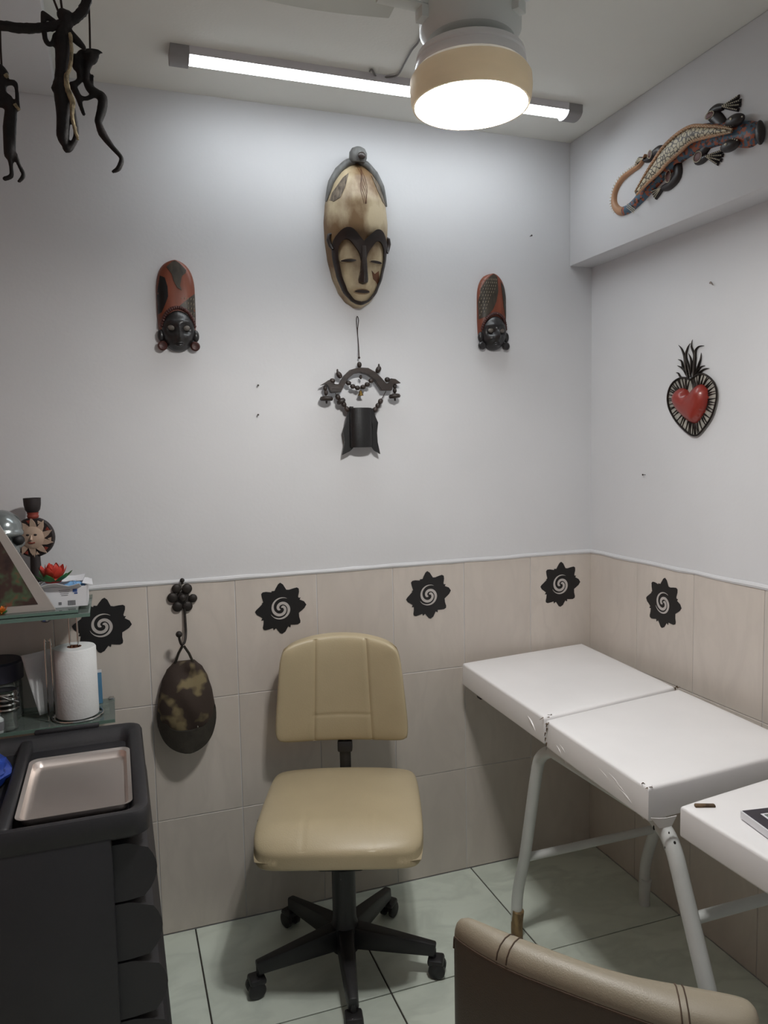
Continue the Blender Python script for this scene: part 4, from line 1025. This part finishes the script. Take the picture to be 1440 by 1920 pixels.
b = new(); p0, p1 = kp(382, 190), kp(382, 150); tube(b, [p0, p1], .004, 10); ball(b, p1, .0075, 14, 9); obj('top_finial', b, M['iron'], t)
b = new(); tube(b, catmull([kp(405, 430, .012), kp(412, 550, .016), kp(418, 680, .024), kp(405, 770, .045), kp(375, 790, .062), kp(356, 745, .072), kp(350, 700, .075)], 5), .0042, 10)
ball(b, kp(350, 690, .075), .0105, 16, 10); obj('hook_arm', b, M['iron'], t)
g0 = ony(350, 1325, -.04)
t = thing('cap', 'brown camouflage cap hanging brim down from the flower hook', 'cap', (g0.x, 0, g0.z))
def gp(cx, cy, d=.04):
    p = ony(270+cx/5.333, 1060+cy/5.333, -d); return Vector((p.x-g0.x, -d, p.z-g0.z))
gz0, gz1 = gp(400, 1830).z, gp(400, 965).z
gw = interp([(gz0, .014), (gz0+.006, .036), (gz0+.017, .060), (gz0+.044, .081), (gz0+.078, .0935), (gz0+.115, .0955), (gz0+.18, .087), (gz0+.231, .074), (gz0+.265, .058), (gz1-.01, .042), (gz1, .032)])
def gs(u, v):
    s = abs(u)/max(gw(v), 1e-4); f = (v-gz0)/(gz1-gz0)
    d = .022+.062*math.sin(PI*min(1, .12+.80*f))*math.sqrt(max(0, 1-s**2.4))
    return d + .004*math.sin(u*70+v*40)*max(0, 1-s) - .014*math.exp(-((v-gz1+.045)/.02)**2-((u-.012)/.03)**2)
b = new(); relief(b, [gz0+.045+(gz1-gz0-.045)*i/40 for i in range(41)], gw, gs, 28)
for v in b.verts: v.co.y = min(v.co.y, -.004)
obj('crown', b, M['camo'], t, sharp=70)
bl = [(x*1.0, v) for x, v in [(-gw(gz0+.135)+.001, gz0+.135), (-gw(gz0+.09), gz0+.09), (-gw(gz0+.05), gz0+.05), (-gw(gz0+.025), gz0+.025), (-gw(gz0+.008), gz0+.008), (0, gz0-.002), (gw(gz0+.008), gz0+.008), (gw(gz0+.025), gz0+.025), (gw(gz0+.05), gz0+.05), (gw(gz0+.09), gz0+.09), (gw(gz0+.135)-.001, gz0+.135), (.078, gz0+.112), (.055, gz0+.082), (.02, gz0+.074), (-.02, gz0+.074), (-.055, gz0+.084), (-.078, gz0+.118)]]
b = new(); patch(b, [(p.x, p.y) for p in catmull([Vector(q) for q in bl], 3, True)], lambda u, v: .034+.052*(1-(u/.1)**2), .003, .010, .015); obj('brim', b, M['brim'], t)
b = new(); ball(b, (gp(520, 1558).x, -.094, gp(520, 1558).z), .003, 8, 6); obj('stud', b, M['chrome'], t)
for P in (((310, 985, .03), (345, 880, .045), (385, 808, .056)), ((505, 1000, .03), (450, 880, .045), (400, 808, .056))):
    b = new(); tube(b, [gp(*q) for q in P], .0042, 8, squash=(1, .6, 1)); obj('strap', b, M['brim'], t)

# ------------------------------------------------------------------ glass shelves and what stands on them
ZU, YU = 1.185, -.30
XUR = ony(168, 1151, YU).x
b = new(); box(b, ((XUR-2.75)/2, YU/2-.001, ZU-.005), (XUR+2.75, -YU-.004, .010), bevel=.001, seg=1)
o = obj('glass_shelf', b, M['shelf_glass']); tag(o, 'upper green-tinted glass shelf holding ornaments on the left', 'shelf')
e = new(); box(e, ((XUR-2.75)/2, YU-.0005, ZU-.005), (XUR+2.75, .002, .0098)); o2_ = obj('polished_edge', e, M['glass_edge'], o)
e = new(); box(e, (XUR, YU/2, ZU-.005), (.002, -YU-.006, .0098)); obj('polished_edge', e, M['glass_edge'], o)
for x in (-2.0, -2.6):
    b = new(); tube(b, catmull([(x, -.004, ZU-.06), (x, -.03, ZU-.045), (x, -.12, ZU-.022), (x, -.24, ZU-.016)], 5), [.007, .006, .005, .004], 10); box(b, (x, -.22, ZU-.0135), (.02, .06, .005), bevel=.001)
    lathe(b, [(.018, 0), (.018, .005), (.01, .007)], 18, Matrix.Translation((x, -.002, ZU-.06)) @ Matrix.Rotation(PI/2, 4, 'X')); obj('bracket', b, M['chrome'], o)
ZL, YL = .842, -.215
XLR = ony(216, 1320, -.004).x
b = new(); box(b, ((XLR-2.75)/2, YL/2-.001, ZL-.005), (XLR+2.75, -YL-.004, .010), bevel=.001, seg=1)
o = obj('glass_shelf', b, M['shelf_glass']); tag(o, 'lower glass shelf holding the paper towel and jars behind the cart', 'shelf')
e = new(); box(e, ((XLR-2.75)/2, YL-.0005, ZL-.005), (XLR+2.75, .002, .0098)); obj('polished_edge', e, M['glass_edge'], o)
for x in (XLR-.01, -2.5):
    b = new(); box(b, (x, -.012, ZL-.005), (.016, .02, .022), bevel=.002); obj('clip', b, M['chrome'], o)

# glass plate lying on the shelf
pr = onz(95, 1147, ZU+.016); pbk = onz(128, 1087, ZU+.016)
XP = (pr.x+pbk.x)/2; 
b = new(); box(b, ((XUR-.03-2.5)/2, YU/2-.002, ZU+.0065), (XUR-.03+2.5, .28, .008), bevel=.001, seg=1)
o = obj('glass_plate', b, M['shelf_glass']); tag(o, 'loose glass plate under the ornaments on the upper shelf', 'glass plate')
e = new(); box(e, ((XUR-.03-2.5)/2, YU/2-.1425, ZU+.0065), (XUR-.03+2.5, .002, .0078)); obj('polished_edge', e, M['glass_edge'], o)
ZP = ZU+.0107
# triangular picture stand
yT = -.257
a0 = ony(104, 1132, yT); 
t = thing('picture_stand', 'triangular picture stand with pale grey border cut by the left edge', 'picture stand', (a0.x, yT, ZP), (0, 0, 0))
hz = ony(0, 985, yT); sl_ = (hz.z-ZP)/(a0.x-hz.x)
tri = lambda i: [(-.40+i*2.2, i), (-i*2.2, i), (-.20, .20*sl_-i*1.45)]
lean = Matrix.Rotation(-.02, 4, 'X')
b = new(); prism(b, tri(0), 0, .012, lean @ WALLM); obj('border', b, M['frame_grey'], t, sharp=20)
b = new(); prism(b, tri(.020), .0115, .0135, lean @ WALLM); obj('picture', b, M['picture'], t)
# candle holder
c0 = ony(66, 1040, -.07)
t = thing('candle_holder', 'black clay candle holder with a cream sun face disc and cup on top', 'candle holder', (c0.x, -.07, ZU+.0107), (0, 0, -.25))
zd = ony(66, 1007, -.07).z-ZU-.0107
b = new(); lathe(b, [(0, 0), (.032, 0), (.034, .006), (.030, .012), (.018, .02), (.014, zd-.05)], 28); obj('foot', b, M['clay_black'], t)
RD = .060
b = new(); lathe(b, [(0, -.010), (RD*.95, -.010), (RD, -.006), (RD, .006), (RD*.95, .010), (0, .010)], 40, Matrix.Translation((0, 0, zd)) @ Matrix.Rotation(PI/2, 4, 'X')); obj('disc', b, M['clay_black'], t)
b = new(); lathe(b, [(.034, .010), (.033, .015), (.022, .020), (0, .022)], 32, Matrix.Translation((0, 0, zd)) @ Matrix.Rotation(PI/2, 4, 'X')); f = obj('sun_face', b, M['sun_cream'], t)
b = new(); tube(b, [(0, -.021, zd+.008), (0, -.027, zd-.006)], [.002, .004], 8); obj('nose', b, M['sun_cream'], f)
for s in (-1, 1): b = new(); ball(b, (s*.011, -.021, zd+.009), (.005, .002, .003), 10, 6); obj('eye', b, M['clay_black'], f)
b = new(); tube(b, [(-.009, -.021, zd-.014), (0, -.022, zd-.016), (.009, -.021, zd-.014)], .0018, 8); obj('mouth', b, M['clay_red'], f)
for k in range(10):
    a = 2*PI*k/10+.2; d = Vector((math.cos(a), math.sin(a))); s = Vector((-d.y, d.x)); bend = .010
    P = [d*.030+s*.010, d*.045+s*(.008+bend*.3), d*.060+s*bend, d*.046-s*.003, d*.030-s*.010]
    b = new(); prism(b, P, .009, .014, Matrix.Translation((0, 0, zd)) @ WALLM); obj('ray', b, M['sun_cream'], t)
    m_ = a+PI/10; d = Vector((math.cos(m_), math.sin(m_)))
    b = new(); prism(b, [d*.043+Vector((-d.y, d.x))*.001, d*.053+Vector((-d.y, d.x))*.006, d*.053-Vector((-d.y, d.x))*.006], .009, .0125, Matrix.Translation((0, 0, zd)) @ WALLM); obj('triangle_mark', b, M['sun_cream'] if k % 2 else M['clay_red'], t)
b = new(); lathe(b, [(.014, 0), (.017, .006), (.015, .012), (.017, .018)], 24, Matrix.Translation((0, 0, zd+RD-.003))); obj('collar', b, M['clay_red'], t)
b = new(); lathe(b, [(.0, 0), (.014, 0), (.021, .010), (.024, .025), (.025, .045), (.022, .045), (.02, .02), (0, .012)], 28, Matrix.Translation((0, 0, zd+RD+.013))); obj('cup', b, M['clay_black'], t)
b = new(); tube(b, [(.02, -.01, .035), (.075, -.02, .040)], [.004, .002], 8); obj('twig_spike', b, M['clay_black'], t)
# silver skull
s0 = ony(0, 1012, -.175)
t = thing('skull_ornament', 'small silver skull ornament beside the sun disc at the left edge', 'skull ornament', (s0.x, -.158, ZP), (0, 0, .55))
zs = s0.z-ZP
b = new(); ball(b, (0, 0, zs+.03), (.058, .066, .054), 26, 16); ball(b, (0, -.035, zs-.03), (.036, .03, .035), 20, 12); ball(b, (-.035, -.03, zs-.012), (.02, .02, .016)); ball(b, (.035, -.03, zs-.012), (.02, .02, .016)); ball(b, (0, -.05, zs+.018), (.045, .02, .014), 20, 10)
o = obj('cranium', b, M['skull'], t); r = o.modifiers.new('remesh', 'REMESH'); r.mode = 'VOXEL'; r.voxel_size = .005; r.use_smooth_shade = True
for s in (-1, 1): b = new(); ball(b, (s*.024, -.056, zs-.002), (.017, .014, .015), 16, 10); obj('eye_socket', b, M['socket_black'], t)
b = new(); prism(b, [(-.007, zs-.034), (.007, zs-.034), (0, zs-.014)], .058, .068, WALLM); obj('nose_hole', b, M['socket_black'], t)
for k in range(6): a = (k-2.5)*.24; b = new(); box(b, (math.sin(a)*.032, -.036-math.cos(a)*.028, zs-.058), (.0075, .006, .016), rot=(0, 0, a), bevel=.0015, seg=1); obj('tooth', b, M['skull'], t)
b = new(); lathe(b, [(0, 0), (.03, 0), (.035, .01), (.03, max(.02, zs-.062)), (0, max(.02, zs-.062))], 24, Matrix.Translation((0, -.02, 0))); obj('base', b, M['skull'], t)
# lotus flowers
pet = new(); rows = []
for i in range(7):
    s = i/6; wd = .014*math.sin(PI*min(1, .18+.80*s))**.9+.0006
    rows.append([pet.verts.new((wd*k, .002+.045*s*math.cos(.2+.5*s)-.0, .045*s*math.sin(.25+.75*s)+.006*abs(k)**2*math.sin(PI*s)+dz)) for k, dz in ((-1, 0), (0, 0), (1, 0), (1, -.0012), (0, -.0012), (-1, -.0012))])
for A_, B_ in zip(rows, rows[1:]):
    for j in range(6): pet.faces.new((A_[j], A_[(j+1) % 6], B_[(j+1) % 6], B_[j]))
pet.faces.new(rows[0]); pet.faces.new(rows[-1])
po = obj('petal', pet, M['red_petal']); pm = po.data; pm2 = pm.copy(); pm2.materials[0] = M['orange_petal']; pm3 = pm.copy(); pm3.materials[0] = M['leaf']; bpy.data.objects.remove(po)
def lotus(loc, k, me, label):
    t = thing('lotus_candle', label, 'lotus candle', loc); t.scale = (k, k, k)
    b = new(); lathe(b, [(0, 0), (.022, 0), (.026, .006), (.02, .014), (.012, .02), (0, .021)], 24); obj('heart', b, me.materials[0], t)
    for n_, tilt, z, sc, mm, nm in ((6, -.25, .003, 1.05, pm3, 'leaf'), (7, .15, .008, 1.0, me, 'petal'), (6, .55, .012, .9, me, 'petal')):
        for i in range(n_):
            o = bpy.data.objects.new(nm, mm); C.objects.link(o); o.parent = t; a = 2*PI*i/n_+tilt
            o.matrix_local = Matrix.Translation((0, 0, z)) @ Matrix.Rotation(a, 4, 'Z') @ Matrix.Translation((0, .010, 0)) @ Matrix.Rotation(tilt, 4, 'X') @ Matrix.Scale(sc, 4)
p = ony(99, 1086, -.19); LX = p.x
p = ony(0, 1128, -.270); lotus((p.x, -.270, ZP+.0005), .42, pm2, 'orange lotus flower with green leaves at the left edge of the shelf')
# white card box with torn open top
br = ony(168, 1143, -.215); bl_ = ony(95, 1148, -.215)
bx_off = 0
t = thing('tissue_box', 'white printed card box with torn open top at the end of upper shelf', 'box', (br.x-.0675-.004, -.175, ZP), (0, 0, 0))
hb = ony(165, 1095, -.215).z-ZP
lotus((LX, -.175, ZP+hb+.006), .95, pm, 'red lotus flower with green leaves on top of the white card box')
b = new(); 
for x, y, sx_, sy_ in ((-.0675, 0, .002, .13), (.0675, 0, .002, .13), (0, -.064, .137, .002), (0, .064, .137, .002)): box(b, (x, y, hb/2), (sx_, sy_, hb))
box(b, (0, 0, .001), (.135, .128, .002)); obj('carton', b, M['card_white'], t, flat=True)
for x, y, rx, ry, wx, wy in ((0, -.075, -.9, 0, .11, .03), (.07, 0, 0, .8, .03, .11), (0, .07, .5, 0, .12, .045), (-.06, .0, 0, -1.0, .03, .1)):
    b = new(); patch(b, [(-wx/2, -wy/2), (wx/2, -wy/2), (wx/2-.006, wy/2), (wx*.2, wy/2-.01), (-wx*.1, wy/2+.004), (-wx/2+.004, wy/2-.004)], lambda u, v: .003*math.sin(u*60), .0, .001, .02)
    o = obj('torn_flap', b, M['card_white'], t); o.location = (x, y, hb+.004); o.rotation_euler = (PI/2+rx*.6 if rx else -PI/2, ry*.5, 0)
b = new(); ball(b, (.030, -.0, hb-.012), (.030, .045, .014), 20, 10)
for v in b.verts: v.co += Vector((random.uniform(-1, 1), random.uniform(-1, 1), random.uniform(-1, 1)))*.004
obj('tissue', b, M['tissue_blue'], t)
b = new(); box(b, (.036, -.0655, hb*.80), (.012, .0006, .009)); box(b, (.038, -.0655, hb*.66), (.009, .0006, .004)); obj('blue_mark', b, M['print_blue'], t, flat=True)
b = new()
for i in range(9): box(b, (.016+i*.0024, -.0655, hb*.2), (.0012+.0006*(i % 2), .0006, .014))
obj('grey_code_lines', b, M['print_grey'], t, flat=True)
b = new()
for i in range(4): box(b, (.008, -.0655, hb*.85-i*.005), (.03-.004*i, .0006, .0014))
box(b, (-.005, -.0655, hb*.2), (.008, .0006, .008)); obj('small_print', b, M['print_grey'], t, flat=True)

# paper towel on a wire holder
YT = -.140; RT = .060
cT = ony(144, 1300, YT); zb = ZL+.006; hT = ony(140, 1212, YT).z-zb
t = thing('towel_holder', 'chrome wire paper towel holder on the lower glass shelf', 'towel holder', (cT.x, YT, ZL+.001))
b = new(); tube(b, [(math.cos(2*PI*i/40)*(RT+.012), math.sin(2*PI*i/40)*(RT+.012), .003) for i in range(40)], .003, 8, closed=True); tube(b, [(-RT-.012, 0, .003), (RT+.012, 0, .003)], .0028, 8); obj('base_ring', b, M['chrome'], t)
hh_ = ony(145, 1150, YT).z-ZL
b = new(); tube(b, catmull([(-.011, 0, .003), (-.011, 0, hh_-.02), (-.009, 0, hh_-.006), (0, 0, hh_), (.009, 0, hh_-.006), (.011, 0, hh_-.02), (.011, 0, .003)], 6), .0026, 8); obj('centre_loop', b, M['chrome'], t)
ha = ony(88, 1202, YT-.03).z-ZL
b = new(); tube(b, catmull([(-RT-.018, -.030, .004), (-RT-.018, -.030, ha-.015), (-RT-.014, -.030, ha-.003), (-RT-.006, -.030, ha-.003), (-RT-.002, -.030, ha-.015), (-RT-.002, -.030, .004)], 5), .0026, 8)
b2 = b; obj('side_arm', b2, M['chrome'], t)
t = thing('paper_towel_roll', 'white paper towel roll with a loose hanging sheet beside the cart', 'paper towel', (cT.x, YT, zb))
b = new(); lathe(b, [(.020, 0), (RT, 0), (RT+.001, .003), (RT+.001, hT-.004), (RT-.002, hT), (.020, hT), (.020, 0)], 48)
obj('roll', b, M['paper'], t)
b = new(); lathe(b, [(.0205, .002), (.0205, hT+.0005), (.0185, hT+.0005), (.0185, .002)], 32); obj('core', b, M['core'], t)
b = new(); rows = []
for i in range(16):
    s = i/15; x = -.01-s*(RT+.078); y = RT-.035*max(0, s-.35)**1.1-.02*s; lo = .0+.006*s; hi_ = hT-.004-.012*s
    rows.append([b.verts.new((x-.010*(1-f_)*0+.042*s*(1-f_)*1.0, y+.012*math.sin(4*s+2*f_), lo+(hi_-lo)*f_)) for f_ in [k/8 for k in range(9)]])
for A_, B_ in zip(rows, rows[1:]):
    for j in range(8): b.faces.new((A_[j], A_[j+1], B_[j+1], B_[j]))
o = obj('loose_sheet', b, M['paper'], t, recalc=False); sm = o.modifiers.new('solid', 'SOLIDIFY'); sm.thickness = .001
# jars and bottles on the lower shelf
def jarpos(px, py, y): p = ony(px, py, y); return p
p = ony(4, 1300, -.10); zl = ony(10, 1285, -.14).z-ZL; zl2 = ony(10, 1247, -.14).z-ZL
t = thing('lidded_jar', 'wide clear jar with a broad navy lid on the lower shelf', 'jar', (p.x-.012, -.072, ZL+.0005)); Rj = .064
b = new(); lathe(b, [(0, 0), (Rj-.004, 0), (Rj, .006), (Rj, zl-.01), (Rj-.006, zl), (Rj-.01, zl), (Rj-.004, zl-.012), (Rj-.004, .008), (0, .006)], 40); obj('glass_body', b, M['clear_glass'], t)
b = new(); lathe(b, [(0, .007), (Rj-.005, .007), (Rj-.005, zl*.7), (Rj*.4, zl*.74), (0, zl*.72)], 32); obj('cotton_filling', b, M['paper'], t)
b = new(); lathe(b, [(Rj+.001, zl), (Rj+.006, zl+.003), (Rj+.006, zl2-.006), (Rj, zl2), (0, zl2+.002)], 40); obj('lid', b, M['navy'], t)
p = ony(14, 1330, -.185); z1 = ony(18, 1293, -.185).z-ZL; z0 = ony(20, 1330, -.185).z-ZL
t = thing('shaker_jar', 'glass jar with a ridged chrome collar in front of the navy lid', 'jar', (p.x-.004, -.182, ZL+.0005)); Rk = .034
b = new(); lathe(b, [(0, 0), (Rk-.006, 0), (Rk-.002, .004), (Rk-.006, z0*.5), (Rk-.004, z0), (Rk-.007, z0), (Rk-.009, z0*.5), (Rk-.006, .006), (0, .005)], 32); obj('glass_body', b, M['clear_glass'], t)
b = new(); pr_ = [(Rk-.004, z0-.002)]
for i in range(4): zz = z0+(z1-z0)*i/4; pr_ += [(Rk+.002, zz+.001), (Rk+.003, zz+.005), (Rk, zz+.009)]
lathe(b, pr_+[(Rk+.001, z1-.002), (Rk-.004, z1), (Rk-.012, z1-.004), (0, z1-.004)], 36); obj('collar', b, M['chrome'], t)
b = new(); tube(b, [(Rk*1.15*math.cos(a), Rk*.5*math.sin(a)-.02, z1-.012-.02*math.cos(a)) for a in [PI*(.9+1.0*i/12) for i in range(13)]], .0014, 6); obj('wire_bail', b, M['chrome'], t)
b = new(); box(b, (Rk-.001, .0, (z0+z1)/2+.004), (.008, .012, (z1-z0)*1.0), bevel=.002); obj('clasp', b, M['black_plastic'], t)
p = ony(2, 1372, -.235)
for k, (dx, y, hb_, rb, lab) in enumerate(((0.004, -.195, ony(0, 1330, -.195).z-ZL, .017, 'small cloudy plastic bottle at the left edge before the chrome-collared jar'), (-.036, -.195, .075, .016, 'second small cloudy bottle hidden by the left frame edge'))):
    if k: continue
    t = thing('small_bottle', lab, 'bottle', (p.x+dx-.014, y-.008, ZL+.0005))
    b = new(); lathe(b, [(0, 0), (rb-.002, 0), (rb, .004), (rb, hb_*.62), (rb*.6, hb_*.74), (rb*.5, hb_*.76), (0, hb_*.76)], 24); bo = obj('bottle_body', b, M['bottle_white'], t)
    b = new(); lathe(b, [(rb*.62, hb_*.76), (rb*.64, hb_*.96), (rb*.5, hb_), (0, hb_)], 20); obj('cap', b, M['bottle_white'], t)
    b = new(); lathe(b, [(rb+.0004, hb_*.12), (rb+.0006, hb_*.14), (rb+.0006, hb_*.5), (rb+.0004, hb_*.52)], 24)
    for f in list(b.faces):
        if len(f.verts) > 4: b.faces.remove(f)
    obj('label', b, M['print_grey'], bo)
p = ony(191, 1275, -.03)
t = thing('blue_packet', 'small blue packet standing behind the paper towel roll', 'packet', (p.x-.020, -.04, ZL+.0005))
hp_ = ony(191, 1258, -.04).z-ZL
b = new(); hexa(b, [(-.02, -.01, 0), (.02, -.01, 0), (.02, .01, 0), (-.02, .01, 0), (-.02, -.002, hp_), (.02, -.002, hp_), (.02, .002, hp_), (-.02, .002, hp_)], .001, 1); o = obj('pouch', b, mat('blue_pouch', (84, 132, 166), .4), t)
b = new(); box(b, (0, 0, hp_), (.041, .005, .008)); obj('sealed_edge', b, M['card_white'], t)

# ------------------------------------------------------------------ carved figures hanging from a branch
YM = -1.20
def mp(px, py, dy=0): return ony(px, py, YM+dy)
b = new()
bp_ = catmull([mp(-90, 62, .03), mp(-40, 50, .02), mp(0, 48), mp(40, 53), mp(75, 52), mp(100, 49), mp(125, 42), mp(140, 34), mp(155, 20), mp(163, 0), mp(170, -22), mp(190, -40)], 6)
tube(b, bp_, [.004, .006, .0075, .0078, .0072, .0072, .0078, .008, .0082, .0075, .006, .004], 10)
for v in b.verts: v.co += Vector((random.uniform(-1, 1), random.uniform(-1, 1), random.uniform(-1, 1)))*.0007
t = thing('branch_hanger', 'crooked dark branch hung from the ceiling carrying the carved figures', 'branch', mp(100, 49))
o = obj('branch', b, M['figure_wood'], t); o.matrix_parent_inverse = Matrix.Translation(-mp(100, 49))
o.location = (0, 0, 0)
for A_, dx in ((mp(101, 0), 0), (mp(114, 0), 0)):
    base = mp(111, 26) if A_.x < mp(108, 0).x else mp(117, 24)
    top = base+(A_-base)*((H-base.z)/(A_.z-base.z))
    b = new(); tube(b, [base-mp(100, 49), top-mp(100, 49)], .0018, 6); obj('string', b, M['cord'], t)
def figure(name, label, limbs, origin, strings, ropes=()):
    dz0 = .045 if name == 'right' else 0; o0 = mp(*origin, dz0); t = thing('carved_figure', label, 'carved figure', o0, (0, 0, 0), 'dark carved figures hanging from the branch')
    b = new()
    for P, R_, dy in limbs:
        P2 = catmull([mp(x, y, dy+dz0) - o0 for x, y in P], 4); tube(b, P2, [r/1100 for r in R_], 10)
        for q, r in ((P2[0], R_[0]), (P2[-1], R_[-1])): ball(b, q, r/1100*.98, 10, 7)
    o = obj('body', b, M['figure_wood'], t); r = o.modifiers.new('remesh', 'REMESH'); r.mode = 'VOXEL'; r.voxel_size = .0021; r.use_smooth_shade = True
    for P in strings:
        b = new(); tube(b, [mp(x, y, dz0)-o0 for x, y in P], .0016, 6); obj('string', b, M['cord'], t)
    for P, R_, dy in ropes:
        b = new(); tube(b, catmull([mp(x, y, dy)-o0 for x, y in P], 5), [r/1100 for r in R_], 8)
        for v in b.verts: v.co += Vector((random.uniform(-1, 1), random.uniform(-1, 1), random.uniform(-1, 1)))*.0006
        obj('fibre_wrap', b, M['rope'], t)
figure('mid', 'largest carved figure in the middle with an arm raised to the branch', [
    ([(118, 28), (124, 34), (128, 42)], [11, 15, 10], 0), ([(126, 42), (134, 47)], [7, 4], 0),
    ([(120, 48), (118, 75), (118, 105), (117, 130), (115, 160)], [10, 14, 13, 12, 13], 0),
    ([(115, 160), (118, 190), (119, 220), (118, 255), (122, 272)], [15, 14, 12, 11, 6], 0), ([(128, 185), (137, 215), (143, 250), (138, 268), (128, 280)], [9, 6, 5, 5, 6], 0), ([(122, 270), (126, 280), (134, 276)], [6, 7, 5], 0),
    ([(110, 50), (95, 36), (81, 25)], [7, 5, 4.5], 0), ([(81, 25), (82, 50), (85, 74), (90, 83)], [4.5, 5, 4.5, 4], 0), ([(90, 83), (98, 82), (103, 66)], [4, 4, 4], 0),
    ([(130, 62), (146, 78), (158, 90)], [8, 7, 4], 0), ([(108, 160), (101, 166), (109, 178)], [6, 5, 2], 0)], (118, 40), [((111, 24), (111, 20))],
    [([(131, 62), (134, 85), (132, 125), (124, 145), (128, 170), (136, 190), (135, 215), (140, 240), (146, 262)], [3, 3, 3, 4, 5, 5, 3, 3, 2], -.012)])
figure('right', 'thin carved figure with bowl-shaped head and long bent leg at right', [
    ([(152, 97), (170, 97), (184, 97)], [4, 6, 4], 0), ([(160, 100), (170, 108), (178, 104)], [7, 14, 8], 0), ([(184, 97), (191, 99)], [3, 2], 0), ([(168, 112), (163, 130), (162, 150), (168, 165), (180, 175)], [9, 6, 6, 8, 9], 0),
    ([(180, 175), (192, 183), (191, 205), (184, 228)], [8, 9, 9, 7], 0), ([(184, 228), (192, 250), (210, 275), (226, 293), (228, 302)], [6, 8, 5, 4, 5], 0), ([(228, 302), (222, 316), (212, 322)], [5, 5, 3], 0),
    ([(150, 100), (147, 118), (150, 140), (148, 152), (136, 160)], [5, 7, 6, 5, 6], 0), ([(136, 160), (146, 180), (152, 200), (157, 214)], [7, 6, 4, 3.5], 0), ([(146, 180), (160, 185), (174, 180)], [4, 4, 4], 0), ([(174, 142), (173, 165)], [2.5, 2.5], 0), ([(140, 108), (143, 126)], [7, 7], 0)], (165, 110), [((166, -12), (168, 45), (169, 95))])
figure('left', 'carved figure in a long skirt cut by the left edge', [
    ([(0, 130), (6, 140), (10, 148)], [9, 10, 5], 0), ([(2, 150), (2, 170), (4, 190)], [9, 9, 10], 0), ([(6, 157), (26, 155), (31, 168), (33, 190), (34, 204)], [4.5, 5, 3.5, 3.5, 4], 0),
    ([(12, 188), (20, 205), (18, 240), (18, 290)], [12, 10, 11, 9.5], 0), ([(18, 292), (21, 315), (21, 330), (9, 335)], [5, 3.5, 4, 4], 0), ([(28, 288), (36, 310), (44, 328), (36, 340)], [4, 3.5, 4, 3], 0), ([(0, 192), (12, 192)], [9, 10], 0), ([(-6, 160), (-14, 190), (-10, 210)], [5, 4, 4], 0), ], (10, 180), [((0, 50), (1, 90), (3, 124))],
    [([(10, 139), (14, 145)], [4, 3], -.006), ([(28, 195), (36, 206)], [3, 2.5], -.01)])

# ------------------------------------------------------------------ old nails and chips in the walls
for px, py, lab, wallr in ((483, 723, 'upper of two small nails left of the hanging bell', 0), (483, 778, 'lower of two small nails left of the hanging bell', 0), (994, 443, 'single tiny nail in back wall near the beam', 0), (1210, 890, 'tiny nail in right wall below the heart', 1)):
    p = onx(px, py, 0) if wallr else ony(px, py, 0)
    b = new(); lathe(b, [(.0012, 0), (.0012, .010), (.0032, .010), (.0032, .0122), (0, .0128)], 10, Matrix.Rotation(PI/2, 4, 'X')); o = obj('nail', b, M['nail']); o.location = p; o.rotation_euler = (0, 0, -PI/2 if wallr else 0)
    tag(o, lab, 'nail', 'old nails in the plaster')
p = onx(1335, 532, 0); b = new(); tube(b, catmull([(-.008, -.001, .003), (0, -.006, .004), (.006, -.008, 0), (.010, -.006, -.006)], 4), [.002, .003, .002, .001], 8); o = obj('wire_hook', b, M['hole']); o.location = p; o.rotation_euler = (0, 0, -PI/2)
tag(o, 'small bent wire hook sticking out of right wall above the heart', 'hook')
